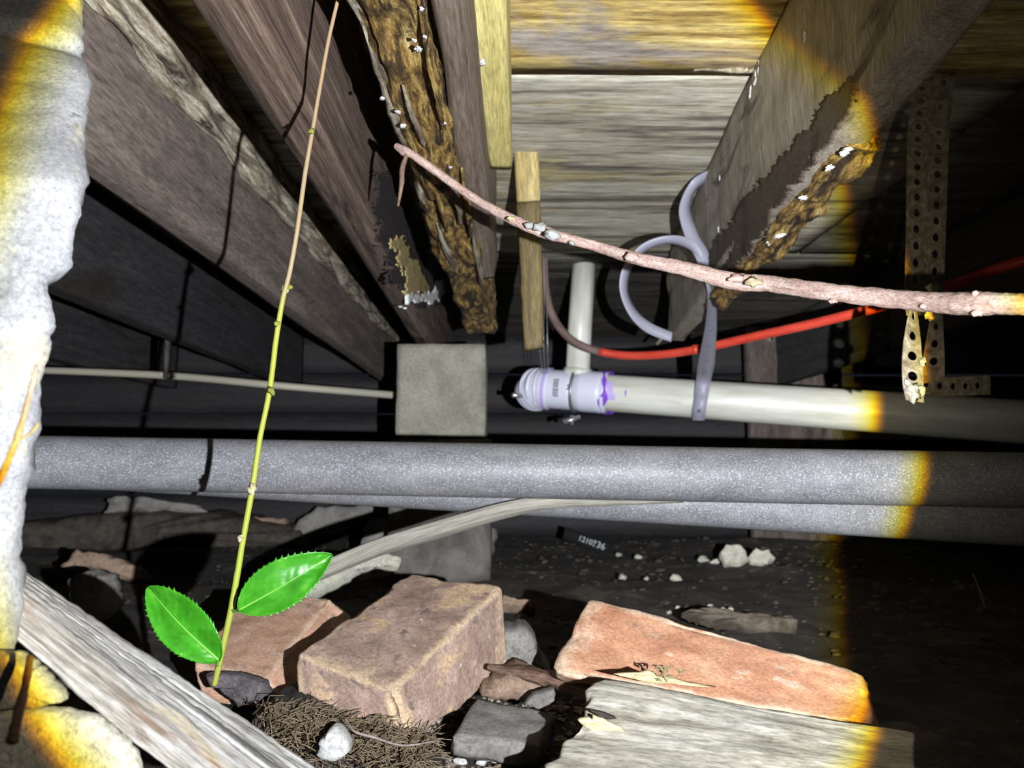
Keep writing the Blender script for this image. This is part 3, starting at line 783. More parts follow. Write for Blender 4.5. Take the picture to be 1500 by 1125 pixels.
# ------------------------------------------------------------------ perforated steel strap
def perf(cl, cols, pitch, hr, th=.0010):
    """cl: list of (x,y,z, wx,wy,wz) half width vectors along its length; cols columns of holes"""
    S = [0]
    for i in range(1, len(cl)): S.append(S[-1] + (Vector(cl[i][:3]) - Vector(cl[i - 1][:3])).length)

    def at(s_, w_):
        s_ = max(0, min(S[-1] - 1e-6, s_)); i = 0
        while i < len(S) - 2 and S[i + 1] < s_: i += 1
        t = (s_ - S[i]) / (S[i + 1] - S[i]); q = [a_ * (1 - t) + b * t for a_, b in zip(cl[i], cl[i + 1])]
        return Vector(q[:3]) + Vector(q[3:6]) * w_
    vs = []; fs = []; lc = []
    for ci in range(cols):
        w0 = -1 + 2 * ci / cols; w1 = -1 + 2 * (ci + 1) / cols; wc = (w0 + w1) / 2; off = (ci % 2) * pitch / 2
        s_ = -off
        hw = Vector(cl[len(cl) // 2][3:6]).length
        while s_ < S[-1]:
            a_, b = max(s_, 0), min(s_ + pitch, S[-1])
            if b - a_ < pitch * .7:
                base = len(vs)
                for (x, y) in ((a_, w0), (b, w0), (b, w1), (a_, w1)): vs.append(at(x, y)); lc.append((x, y * hw, 0))
                fs.append((base, base + 1, base + 2, base + 3))
            else:
                cs = s_ + pitch / 2; base = len(vs)
                for k in range(16):
                    an = 2 * math.pi * k / 16; cx, cy = math.cos(an), math.sin(an); m_ = max(abs(cx), abs(cy))
                    ox = cs + cx / m_ * pitch / 2; ow = wc + cy / m_ * (w1 - w0) / 2
                    ox = max(a_, min(b, ox))
                    vs.append(at(ox, ow)); lc.append((ox, ow * hw, 0))
                for k in range(16):
                    an = 2 * math.pi * k / 16
                    vs.append(at(cs + hr * math.cos(an), wc + hr / hw * math.sin(an))); lc.append((cs, wc * hw, 0))
                for k in range(16):
                    k2 = (k + 1) % 16; fs.append((base + k, base + k2, base + 16 + k2, base + 16 + k))
            s_ += pitch
    return vs, fs, lc


def solid(o, th):
    md = o.modifiers.new('thick', 'SOLIDIFY'); md.thickness = th; md.offset = 0
    return o


ps = thing('perforated_strap', 'rusty perforated steel strap hanging at the right with a twisted folded end', 'strap', P(1355, 590, .80))
cl1 = pxrib([(1372, 70, .86, 30, 0, .01), (1366, 130, .84, 30, 0, .01), (1360, 200, .82, 30, 0, .01), (1358, 280, .80, 29, 0, .01), (1356, 360, .79, 28, 0, .01), (1354, 430, .785, 27, 0, .015), (1352, 462, .785, 22, 0, .02)], 6)
solid(obj('strap', perf(cl1, 2, .020, .0052), 'rust', ps, smooth=False), .0012)
cl2 = pxrib([(1338, 448, .665, 3, 0, .006), (1337, 480, .665, 9, 2, .004), (1336, 520, .665, 14, 2, 0), (1337, 560, .665, 15, 2, 0), (1340, 588, .665, 13, 2, 0)], 6)
solid(obj('folded_leg', perf(cl2, 1, .0185, .0042), 'rust', ps, smooth=False, label='folded leg coated in pale grit'), .0012)
cl3 = pxrib([(1374, 440, .76, 5, 0, .006), (1371, 480, .76, 10, 0, .004), (1368, 520, .76, 15, -1, 0), (1366, 560, .76, 17, -2, 0)], 6)
solid(obj('folded_leg', perf(cl3, 1, .0185, .0042), 'rust', ps, smooth=False), .0012)
cl4 = pxrib([(1345, 562, .80, 0, 14, .004), (1390, 566, .81, 0, 14, .004), (1450, 564, .83, 0, 14, .004)], 6)
solid(obj('folded_leg', perf(cl4, 1, .0185, .0040), 'rust', ps, smooth=False), .0012)
for k, (u, v, s_) in enumerate([(1338, 575, .006), (1352, 530, .004), (1350, 572, .004), (1365, 425, .006), (1361, 462, .004), (1330, 560, .003)]):
    obj('grit', pebble(P(u, v, .661), s_ * .8, k + .9, (1, .6, 1.3), 2, .7), 'yellow_rock', ps, label='crusted grit')

# cobweb fibres on the right joist
cw = thing('cobweb', 'grey tangled cobweb fibres stuck to the right joist at the beam edge', 'cobweb', P(1265, 140, .57))
for k, L_ in enumerate([[(1259, 75, .555, 1.6), (1258, 110, .555, 1.6), (1256, 140, .555, 3)], [(1263, 100, .555, 1.6), (1270, 118, .555, 1.5), (1286, 120, .555, 1.3), (1275, 124, .555, 1.3), (1262, 132, .555, 1.5)],
                        [(1262, 134, .555, 1.5), (1285, 129, .555, 1.3), (1312, 138, .53, 1.3), (1285, 140, .555, 1.3), (1262, 136, .555, 1.3)], [(1325, 36, .49, 1.4), (1330, 44, .49, 1.4), (1338, 46, .49, 1.4)],
                        [(1305, 145, .53, 1.6), (1306, 153, .53, 1.6), (1298, 158, .53, 3)], [(1256, 122, .555, 5), (1259, 136, .555, 5), (1256, 142, .555, 2)]]):
    obj('fibre', tube(wpts(L_, 5), 5), 'web', cw)

# ------------------------------------------------------------------ flat grey cable
fc = thing('flat_cable', 'flat grey-beige cable rising from behind the leaf to under the big pipe', 'cable', P(480, 835, .83))
obj('cable', ribbon(pxrib([(380, 905, .86, 2, 13, .004), (430, 855, .85, 2, 13, .004), (490, 828, .84, 2, 12, .004), (560, 800, .83, 2, 12, .004), (650, 773, .82, 2, 12, .004), (740, 747, .805, 2, 11, .003),
                            (810, 735, .80, 1, 9, .002), (900, 733, .80, 0, 7, .002), (1000, 730, .80, 0, 5, .002)], 8), .004), 'cable', fc)

# ------------------------------------------------------------------ pale concrete edge on the left
ol = [(60, -420), (95, -260), (108, -150), (112, -60), (118, -20), (119, 20), (117, 42), (105, 54), (112, 68), (124, 88), (127, 112), (122, 135), (119, 160), (113, 200), (112, 240), (106, 290), (100, 320), (95, 352), (90, 378), (74, 392), (60, 401),
      (62, 415), (68, 432), (73, 455), (75, 470), (70, 482), (71, 510), (68, 545), (60, 580), (56, 610), (57, 630), (50, 645), (49, 665), (45, 690), (34, 712), (32, 735), (35, 760), (34, 785), (24, 820), (26, 850), (20, 890), (14, 930), (10, 962), (0, 990),
      (-30, 1050), (-70, 1120)]
ol = spline([(u - 15 - 14 * max(0, min(1, (v - 380) / 200)), v) for u, v in ol], 4)
ring = [(-.34, -.03, 0), (-.22, -.022, 0), (-.13, -.014, .2), (-.08, -.009, .4), (-.05, -.006, .6), (-.028, -.003, .8), (-.014, -.001, 1), (-.006, .002, 1), (-.0015, .006, 1), (0, .011, 1), (-.002, .017, 1), (-.008, .026, .8), (-.03, .04, .5), (-.12, .06, .2), (-.34, .07, 0)]
vs = []; fs = []
for r_i, (u, v) in enumerate(ol):
    t = max(0, min(1, v / 260)); Y = .365 * (1 - t) + (.292 - .010 * max(0, min(1, (v - 260) / 640))) * t
    E0 = P(u, v, Y)
    for c_i, (dx, dy, a_) in enumerate(ring):
        q = E0 + Vector((dx, dy, 0))
        crack = .006 * math.exp(-((v - 58 - (u * 0) - (dx * 300)) / 10) ** 2) if dx > -.1 else 0
        nn = .0045 * fbm(q, 34, 4, 1) * (1 if dy > -.004 else 1.2) + .0012 * fbm(q, 220, 3, 3)
        vs.append(q + Vector((nn * .35 * a_ + 0, nn + crack, 0)))
nr_ = len(ring)
for i in range(len(ol) - 1):
    for k in range(nr_):
        k2 = (k + 1) % nr_; fs.append((i * nr_ + k, i * nr_ + k2, (i + 1) * nr_ + k2, (i + 1) * nr_ + k))
fs.append(tuple(range(nr_))); fs.append(tuple((len(ol) - 1) * nr_ + k for k in range(nr_))[::-1])
obj('concrete_edge', (vs, [f[::-1] for f in fs], None), 'concrete', label='tall pale broken concrete edge filling the left side, brightly lit', cat='concrete')

# reddish twiglet in front of the concrete
rt = thing('dry_twig', 'blurred reddish twig in front of the pale concrete edge', 'twig', P(5, 690, .235))
obj('stem', tube(wpts([(54, 535, .242, 5), (40, 590, .238, 8), (24, 645, .236, 9), (5, 690, .234, 10), (-30, 760, .23, 11)], 8), 10, .2, 200, 1), 'twig', rt)
obj('bud', tube(wpts([(22, 645, .236, 5), (40, 638, .238, 4), (53, 625, .24, 7), (56, 618, .24, 2)], 5), 8), 'splinter', rt)
rt = thing('dry_twig', 'short orange-brown twig stub crossing the dark gap at the lower left corner', 'twig', P(20, 1070, .24))
obj('stem', tube(wpts([(44, 962, .262, 9), (38, 1000, .255, 11), (28, 1040, .25, 14), (18, 1085, .24, 16)], 6), 10, .2, 200, 4), 'bark', rt)

# ------------------------------------------------------------------ foreground timber
tm = thing('weathered_timber', 'thick weathered grey timber slanting across the lower left corner', 'timber', P(250, 1080, .27))
YL, YR = .330, .325
pA = P(-30, 796, YL + .012); pB = P(500, 1150, YR + .035)     # back top edge
pC = P(-20, 830, YL - .004); pD = P(395, 1150, YR + .006)      # ridge
pE = P(-60, 870, YL - .014); pF = P(266, 1148, YR - .004)      # lower edge
dn = Vector((0, .030, -.018))
c = {(0, 0, 0): pE, (1, 0, 0): pF, (0, 0, 1): pC, (1, 0, 1): pD, (0, 1, 0): pE + Vector((0, .030, -.002)), (1, 1, 0): pF + Vector((0, .035, -.004)), (0, 1, 1): pA, (1, 1, 1): pB}
gt = block(c, (150, 16, 22), ext=(.20, .028, .040), r=.003, amp=.0022, freq=75, seed=80, aniso=.18, chip=.003, oct_=5)
obj('timber', gt, 'timber', tm)
# weathered ridged strips along the upper face
for k in range(7):
    t0 = .10 + k * .125
    a_ = pC.lerp(pA, t0); b = pD.lerp(pB, t0)
    lst = [(*(a_.lerp(b, s_ / 12) + Vector((0, 0, .0006 + .0006 * noise.noise(Vector((s_ * .9, k * 3.1, 0)))))), .0016 + .0007 * noise.noise(Vector((s_ * .7, k, 4)))) for s_ in range(13)]
    obj('grain_ridge', tube(spline(lst, 6), 7, .35, 260, k * .31), 'timber_top', tm)

# rocks below it
rk = [('gritty_rock', 'pale gritty rock with a sharp tip, at the lower left corner', [(-120, 1060), (60, 1044), (130, 1056), (165, 1085), (190, 1112), (200, 1180), (-120, 1250)], .285, 'yellow_rock'),
      ('gritty_rock', 'small pale gritty rock wedged under the timber at the left', [(-60, 958), (10, 962), (40, 982), (66, 1008), (84, 1030), (40, 1040), (-60, 1046)], .275, 'yellow_rock')]


def slabrock(poly, Y, dep, rag, seed, sub=8, lean=(0, 0, 0), dome=.15):
    """rock from a rough silhouette: front face, back face displaced in depth and shrunken"""
    pts = []
    n_ = len(poly)
    for i in range(n_):
        a_ = poly[i]; b = poly[(i + 1) % n_]
        for s_ in range(sub):
            t = s_ / sub; u = a_[0] * (1 - t) + b[0] * t; v = a_[1] * (1 - t) + b[1] * t
            u += rag * noise.noise(Vector((u * .09, v * .09, seed))); v += rag * noise.noise(Vector((u * .09, v * .09, seed + 5)))
            pts.append(P(u, v, Y))
    N_ = len(pts); cn = sum(pts, Vector((0, 0, 0))) / N_
    rings = [(.15, -.50 * dome), (.45, -.42 * dome), (.75, -.25 * dome), (.93, -.05 * dome), (1.0, .25), (1.0, .6), (.88, .95), (.5, 1.0)]
    vs = []; fs = []
    for k, (s_, d) in enumerate(rings):
        for p in pts:
            q = cn + (p - cn) * s_ + Vector((0, dep * d, 0)) + Vector(lean) * d
            q += Vector((0, 1, .3)) * (.12 * dep * fbm(q, .35 / dep, 4, seed))
            vs.append(q)
    for k in range(len(rings) - 1):
        for i in range(N_):
            j = (i + 1) % N_; fs.append((k * N_ + i, (k + 1) * N_ + i, (k + 1) * N_ + j, k * N_ + j))
    vs.append(cn + Vector((0, -.5 * dome * dep, 0))); vs.append(cn + Vector((0, dep, 0)) + Vector(lean))
    for i in range(N_):
        j = (i + 1) % N_; fs.append((i, j, len(vs) - 2)); fs.append(((len(rings) - 1) * N_ + j, (len(rings) - 1) * N_ + i, len(vs) - 1))
    return vs, fs, [tuple(v) for v in vs]


for k, (nm, lb_, poly, Y, mt) in enumerate(rk):
    obj(nm, slabrock(poly, Y, .012, 6, k), mt, label=lb_, cat='rock')

# ------------------------------------------------------------------ bricks
def brick(label, c8, mat, seed, n=(70, 36, 22), r=.0035, amp=.0022, chip=.006, freq=30):
    g_ = block(c8, n, ext=(.18, .09, .055), r=r, amp=amp, freq=freq, seed=seed, chip=chip, oct_=5)
    b = obj('brick', g_, mat, label=label, cat='brick', edge=list(EDGE))
    return b


# centre brick: i length (away), j width, k down
c = {(0, 0, 0): P(572, 1014, .600), (0, 1, 0): P(434, 958, .640), (1, 0, 0): P(737, 858, .745), (1, 1, 0): P(600, 838, .79),
     (0, 0, 1): P(603, 1092, .585), (0, 1, 1): P(436, 1045, .625), (1, 0, 1): P(745, 982, .735), (1, 1, 1): P(610, 960, .78)}
c[0, 0, 1] = P(600, 1092, .587)
flip = lambda c_: {(i, j, k): c_[i, 1 - j, k] for (i, j, k) in c_}
b1 = brick('largest mauve-brown brick, in the centre foreground, tilted towards the camera', c, 'brick2', 1)
c = {(0, 0, 0): P(385, 1004, .690), (0, 1, 0): P(282, 972, .720), (1, 0, 0): P(484, 876, .82), (1, 1, 0): P(360, 868, .87),
     (0, 0, 1): P(420, 1040, .685), (0, 1, 1): P(300, 1030, .715), (1, 0, 1): P(520, 900, .83), (1, 1, 1): P(380, 930, .87)}
b2 = brick('partly hidden terracotta brick behind the leaves at the left', c, 'brick', 2)
c = {(0, 0, 0): P(808, 985, .600), (0, 1, 0): P(862, 876, .660), (1, 0, 0): P(1282, 1066, .580), (1, 1, 0): P(1262, 985, .625),
     (0, 0, 1): P(835, 1010, .655), (0, 1, 1): P(880, 888, .70), (1, 0, 1): P(1290, 1075, .64), (1, 1, 1): P(1270, 1000, .67)}
b3 = brick('orange brick lying on its side behind the weathered plank at the right', c, 'brick3', 3, n=(80, 30, 20), amp=.0030)
# ------------------------------------------------------------------ right plank
pk = thing('weathered_plank', 'weathered grey plank with splintered left end in the lower right foreground', 'plank', P(1080, 1120, .46))


def rag(t):
    if t[0] > .5: return 0
    k = (1 - t[0] * 2)
    return k ** 8 * (.06 * noise.noise(Vector((t[1] * 5, 0, 3))) + .035 * noise.noise(Vector((t[1] * 16, 1, 3))) + .008 * noise.noise(Vector((t[1] * 80, t[2] * 3, 3))))


c = {(0, 0, 1): P(742, 1240, .405), (1, 0, 1): P(1335, 1260, .40), (0, 1, 1): P(884, 992, .535), (1, 1, 1): P(1341, 1073, .505)}
for (i, j) in ((0, 0), (1, 0), (0, 1), (1, 1)): c[i, j, 0] = c[i, j, 1] + Vector((0, .004, -.016))
gk = block(c, (110, 60, 3), ext=(.25, .14, .016), r=.002, amp=.0022, freq=60, seed=90, aniso=.15, chip=.003, ragged=rag)
obj('plank', gk, 'plank', pk)
for k, (pl) in enumerate([[(868, 1048), (900, 1060), (935, 1082), (895, 1075), (868, 1060)], [(846, 1056), (862, 1050), (905, 1080), (872, 1074)], [(898, 988), (950, 984), (1010, 1000), (1050, 1006), (960, 1002)],
                          [(862, 1040), (890, 1046), (905, 1052), (888, 1054)]]):
    obj('splinter', slabrock(pl, .487 if k != 2 else .526, .004, 3, k + 20, 4), 'splinter' if k != 3 else 'debris_dark', pk, label='split yellow splinter' if k != 3 else 'dark splinter')
rs = random.Random(8)
tf = []
for k in range(18):
    u = rs.uniform(962, 1000); v = rs.uniform(980, 1000)
    tf.append(tube(wpts([(u, v, .527, 3), (u + rs.uniform(-6, 6), v - rs.uniform(1, 5), .524, 3), (u + rs.uniform(-9, 9), v - rs.uniform(0, 8), .52, 1)], 3), 5))
obj('torn_fibres', join(tf), 'splinter', pk, kind='stuff')

# ------------------------------------------------------------------ stones between the bricks
def gstone(name, label, cat, poly, Y, dep, mat, rag_=5, seed=0, **k):
    return obj(name, slabrock(poly, Y, dep, rag_, seed, **k), mat, label=label, cat=cat)


c = {(0, 0, 1): P(658, 1078, .600), (1, 0, 1): P(792, 1092, .595), (0, 1, 1): P(700, 1018, .672), (1, 1, 1): P(816, 1046, .650)}
for (i, j) in ((0, 0), (1, 0), (0, 1), (1, 1)): c[i, j, 0] = c[i, j, 1] + Vector((0, .004, -.018))
obj('flat_stone', block(c, (24, 18, 5), r=.003, amp=.0022, freq=40, seed=95, chip=.005), 'stone_grey', label='flat smooth grey stone slab to the right of the centre brick', cat='stone')
gstone('brown_stone', 'rough brown stone lying on the grey slab', 'stone', [(700, 1020), (722, 998), (760, 982), (800, 1000), (815, 1020), (795, 1034), (740, 1028)], .665, .05, 'stone_brown', 5, 2)
gstone('grey_chip', 'small pale grey chip beside the brown stone', 'stone', [(768, 1036), (782, 1018), (812, 1010), (814, 1028), (790, 1040)], .62, .015, 'stone_grey', 3, 3)
gstone('wedged_stone', 'rough grey stone wedged behind the centre brick', 'stone', [(728, 985), (735, 925), (760, 918), (782, 930), (790, 955), (805, 985), (770, 1000)], .74, .07, 'stone_grey', 6, 4)
gstone('shaded_brick_face', 'dark purplish piece painting the shaded lower face of the left brick', 'stone', [(296, 990), (340, 990), (385, 1004), (398, 1026), (350, 1036), (316, 1014)], .668, .02, 'shaded_brick_face', 6, 5, dome=.05)  # separate piece; its dark colour paints shade on the brick's lower face
gstone('white_stone', 'white angular stone on the straw below the centre brick', 'stone', [(462, 1108), (466, 1088), (488, 1066), (505, 1078), (512, 1102), (494, 1116), (470, 1114)], .545, .02, 'stone_white', 4, 6)
gstone('stone_chunk', 'dark rounded stone just above the timber at the left', 'stone', [(98, 846), (120, 838), (146, 848), (150, 868), (156, 895), (140, 912), (108, 900)], 1.05, .06, 'stone_dim', 4, 7)

rs = random.Random(11)
wt = [(676, 1088, 9), (707, 1090, 7), (615, 1118, 12), (722, 1082, 5), (560, 1116, 6), (690, 1112, 5), (770, 1096, 5), (645, 1106, 5)]
wl_ = ['white stone chip in the gravel, left one of the pair under the centre brick', 'white stone chip in the gravel, just right of the pair under the centre brick', 'broad white stone chip at the bottom edge below the centre brick',
       'tiny white chip touching the lower corner of the flat grey slab', 'white stone chip at the bottom edge, nearest to the white angular stone', 'white chip in the gravel lowest and right of the brick corner',
       'small white chip in the gravel farthest right, below the flat grey slab', 'small white chip directly under the lowest corner of the centre brick']
for k, (u, v, s_) in enumerate(wt):
    q = PZ(u, v, .004); q.z = ground_z(q.x, q.y) + .004
    obj('white_chip', pebble(q, s_ / F * q.y, k, (1.2, 1, .6), 2, .5, k), 'stone_white', label=wl_[k], cat='stone', group='white chips in the gravel')
# bark covered root
rt = thing('bark_stick', 'rough brown bark-covered stick between the centre and orange bricks', 'stick', P(800, 1010, .63))
obj('stick', tube(wpts([(715, 978, .68, 14), (760, 985, .67, 24), (820, 1000, .645, 30), (880, 1022, .61, 32), (930, 1040, .59, 30)], 10), 14, .45, 90, 3, .7), 'bark', rt)

# gravel and straw
rs = random.Random(5); gg = []
for k in range(2600):
    u = rs.uniform(380, 1000); v = rs.uniform(1010, 1160)
    q = PZ(u, v, 0); q.z = ground_z(q.x, q.y) + .001
    gg.append(pebble(q, rs.choice((.0012, .0018, .0025, .0035)) * rs.uniform(.7, 1.3), rs.random() * 50, (1.3, 1, .5), 1, .5, rs.random() * 6))
obj('gravel', join(gg), 'chips', label='loose gravel and soil crumbs around the bricks', cat='gravel', kind='stuff', smooth=False)
gg = []
for k in range(1500):
    x = rs.uniform(-.9, 1.1); y = rs.uniform(.8, 2.4); s_ = rs.choice((.002, .003, .004, .007)) * rs.uniform(.6, 1.3)
    gg.append(pebble((x, y, ground_z(x, y) + s_ * .3), s_, rs.random() * 50, (1.3, 1, .6), 1, .5, rs.random() * 6))
obj('soil_crumbs', join(gg), 'debris_dark', label='dark crumbs scattered over the soil behind the bricks', cat='soil', kind='stuff', smooth=False)
gg = []
for k in range(1100):
    t = rs.random(); u = 385 + t * 230 + rs.uniform(-20, 20); v = 1030 + t * 50 + abs(rs.gauss(0, 30)) + rs.uniform(-4, 16)
    Y = .62 - (v - 1030) * .00055 - rs.uniform(0, .02); q = P(u, v, Y)
    q.z = max(q.z, .004)
    a_ = rs.gauss(.5, .7); L_ = rs.uniform(.008, .026); d = Vector((math.cos(a_), rs.uniform(-.5, .3), math.sin(a_) * .6)) * L_
    md = q + d * .5 + Vector((rs.uniform(-1, 1), rs.uniform(-1, 1), rs.uniform(0, 1.4))) * L_ * .18
    gg.append(tube([(*q, .0004), (*md, .0005), (*(q + d), .0002)], 4))
obj('straw_pile', join(gg), 'straw', label='tangle of dry brown straw and rootlets below the centre brick', cat='straw', kind='stuff')
# mound under the straw
obj('soil_mound', slabrock([(360, 1060), (392, 1034), (440, 1030), (520, 1060), (600, 1100), (660, 1150), (480, 1200), (380, 1150)], .60, .09, 6, 31), 'debris_dark', label='low dark mound of soil under the straw', cat='soil')
tw_l = [('dead_twig', 'thin dead stem bending up from the debris at the far right', [(1320, 1020, .80, 3), (1325, 1045, .80, 4), (1338, 1065, .80, 4), (1370, 1095, .78, 3)]),
        ('dead_twig', 'straight thin twig on the ground right of the plank', [(1345, 1085, .74, 4), (1358, 1092, .74, 4), (1372, 1104, .74, 2)]),
        ('dead_twig', 'fine pale hair-like root hanging in the dark on the right', [(1425, 840, 1.2, 1.5), (1440, 880, 1.2, 1.5), (1448, 930, 1.2, 1.5), (1450, 968, 1.2, 1.5)]),
        ('dead_twig', 'dark curved rootlet over the gravel below the centre brick', [(505, 1052, .56, 2.5), (520, 1072, .55, 3.5), (548, 1080, .55, 4), (590, 1092, .55, 3), (640, 1085, .56, 2)]),
        ('dead_twig', 'thin pale twig lying on gravel right of the centre brick', [(745, 1105, .60, 3), (765, 1096, .61, 4), (790, 1088, .62, 3)])]
for nm, lb_, L_ in tw_l:
    t_ = thing(nm, lb_, 'twig', P(L_[-1][0], L_[-1][1], L_[-1][2]))
    obj('stem', tube(wpts(L_, 6), 7, .2, 200), 'twig_dark' if 'dark' in lb_ else 'straw', t_)
gstone('dead_leaf', 'curled dry leaf lying in the dark at the far right', 'leaf', [(1425, 978), (1445, 968), (1465, 965), (1478, 975), (1455, 985), (1435, 984)], 1.0, .008, 'stone_pale', 4, 12)

# ------------------------------------------------------------------ things lying in the middle distance
mid = [('concrete_slab', 'wedge-shaped pale slab lying behind the pale cable', [(415, 792), (430, 765), (462, 743), (575, 738), (560, 752), (500, 772), (440, 795)], 1.35, .12, 'stone_dim'),
       ('rubble_chunk', 'wide low grey rubble chunk right of the wedge-shaped slab', [(520, 800), (535, 760), (600, 752), (690, 752), (730, 775), (720, 815), (640, 830), (540, 825)], 1.55, .15, 'stone_dim'),
       ('cardboard_scrap', 'pale rounded scrap end below the flat cable', [(352, 868), (380, 850), (440, 830), (500, 812), (560, 806), (585, 812), (582, 826), (530, 832), (470, 862), (430, 880), (380, 884)], .90, .02, 'stone_pale'),
       ('wood_chunk', 'tan curved wood chunk lying above the timber at the left', [(84, 830), (110, 806), (150, 812), (200, 830), (208, 850), (170, 848), (120, 826), (100, 836)], 1.4, .08, 'stone_brown'),
       ('pale_board', 'pale broken board just below the big pipe at the left', [(150, 752), (156, 728), (200, 726), (290, 740), (300, 752), (250, 758), (200, 748)], 1.7, .05, 'stone_dim'),
       ('broken_brick', 'brown broken brick half hidden left of the wedge-shaped slab', [(340, 782), (345, 756), (420, 758), (415, 778), (380, 790)], 1.5, .08, 'stone_brown'),
       ('white_rubble', 'pale yellowish lump, larger of the two below the lower pipe', [(1056, 812), (1062, 798), (1080, 796), (1094, 804), (1096, 820), (1082, 828), (1064, 824)], 1.35, .03, 'stone_pale'),
       ('white_rubble', 'pale yellowish lump, right-hand one below the lower pipe', [(1098, 812), (1108, 802), (1126, 804), (1134, 816), (1120, 828), (1104, 824)], 1.35, .03, 'stone_pale'),
       ('wood_scrap', 'long narrow wood scrap on the soil behind the orange brick', [(1000, 892), (1040, 888), (1100, 896), (1172, 908), (1170, 922), (1120, 924), (1040, 906)], .98, .03, 'scrap_dim'),
       ('wood_scrap', 'short weathered lath behind the centre brick', [(732, 872), (784, 880), (782, 890), (734, 884)], .95, .02, 'stone_brown')]
for k, (nm, lb_, poly, Y, dep, mt) in enumerate(mid):
    vm = max(p[1] for p in poly); um = sum(p[0] for p in poly) / len(poly)
    Y = min(2.35, PZ(um, vm, .004).y)
    gstone(nm, lb_, {'concrete_slab': 'slab', 'rubble_chunk': 'rubble', 'cardboard_scrap': 'scrap', 'wood_chunk': 'wood', 'pale_board': 'board', 'broken_brick': 'brick', 'white_rubble': 'stone', 'wood_scrap': 'wood'}[nm],
           poly, Y, dep, mt, 5, 40 + k, lean=(0, 0, -.02))
gstone('debris_mound', 'low dark mound of rubble under the pale broken board at the far left', 'soil', [(-160, 800), (40, 764), (150, 752), (300, 752), (420, 770), (470, 800), (300, 806), (-100, 812)], 2.28, .25, 'debris_dark', 6, 77)
rs = random.Random(21)
pl_ = ['brightest pale pebble on the dark soil left of and below the yellowish lumps', 'pale pebble on the soil left of the brightest one, above the orange brick', 'pale pebble touching a smaller one just left of the yellowish lumps',
       'small pale pebble squeezed against the larger yellowish lump', 'small pale pebble just above the top edge of the orange brick', 'small pale pebble leftmost below the lower pipe', 'dim pale pebble second from left below the lower pipe',
       'tiny pale pebble beside another just above the orange brick', 'pale pebble right-hand one of the pair above the middle of the orange brick', 'pale pebble left-hand one of the pair above the middle of the orange brick',
       'pale pebble farthest right, on the wood scrap behind the orange brick', 'tiny dim pale pebble between the two leftmost and the brightest one', 'tiny pale pebble left of the pair above the middle of the orange brick']
for k, (u, v, s_) in enumerate([(990, 838, 9), (912, 844, 7), (1030, 815, 10), (1048, 818, 7), (980, 884, 5), (906, 808, 5), (935, 815, 6), (993, 882, 4), (1070, 882, 5), (1058, 880, 4), (1137, 912, 7), (947, 842, 4), (1040, 874, 4)]):
    q = PZ(u, v, .01); q.z = ground_z(q.x, q.y) + .006
    obj('pale_pebble', pebble(q, s_ / F * q.y * .8, k + 5, (1.2, 1, .7), 2, .5, k), 'stone_pale', label=pl_[k], cat='stone', group='pale pebbles on the dark soil')
# dark strip with tiny pale print
pt = thing('printed_strip', 'dark plastic strip with tiny pale printed characters below the lower pipe', 'strip', P(860, 795, 2.1))
A1 = P(838, 780, 2.1); 
obj('strip', ribbon(pxrib([(826, 780, 2.1, 2, -9, 0), (855, 791, 2.1, 3, -9, 0), (892, 806, 2.1, 4, -9, 0)], 6), .002), 'darkplastic', pt)
for (txt, u, v, sz) in (('12107', 846, 791, 9), ('136', 866, 799, 11)):
    cu = bpy.data.curves.new('printed_characters', 'FONT'); cu.body = txt; cu.size = sz / F * 2.1 * 1.2; cu.extrude = .0002
    to = bpy.data.objects.new('tmp_text', cu); COL.objects.link(to); bpy.context.view_layer.update()
    me = bpy.data.meshes.new_from_object(to); bpy.data.objects.remove(to); bpy.data.curves.remove(cu)
    me.name = 'printed_characters'; me.materials.clear(); me.materials.append(M['paleprint'])
    o = bpy.data.objects.new('printed_characters', me); COL.objects.link(o)
    o.parent = pt; o.location = P(u, v, 2.09) - pt.location; o.rotation_euler = (math.pi / 2, math.radians(20), 0)

# ------------------------------------------------------------------ twig across the view
tg = thing('long_twig', 'long pinkish bare twig arching from the rotted beam to the right edge', 'twig', P(1400, 446, .42))
tl = [(581, 214, .63, 10), (600, 224, .62, 12), (640, 252, .61, 13), (700, 294, .59, 13), (758, 325, .57, 16), (800, 341, .56, 19), (830, 349, .55, 15), (880, 363, .54, 16), (930, 378, .52, 19), (1000, 393, .50, 22), (1070, 411, .485, 26), (1130, 416, .475, 25),
      (1200, 426, .445, 26), (1290, 436, .415, 28), (1370, 443, .385, 31), (1430, 445, .36, 37), (1460, 445, .35, 33), (1520, 447, .335, 34), (1650, 455, .31, 36), (1950, 480, .28, 36), (2300, 530, .25, 36)]
obj('stem', tube(wpts(tl, 12), 16, .12, 260, 2), 'twig', tg)
obj('side_twig', tube(wpts([(598, 222, .62, 6), (590, 245, .62, 8), (588, 272, .62, 7), (583, 302, .62, 3)], 6), 8, .2, 200), 'bark', tg)
obj('side_twig', tube(wpts([(582, 216, .63, 9), (590, 224, .625, 8), (598, 228, .62, 6)], 4), 8, .3, 200), 'twig', tg)
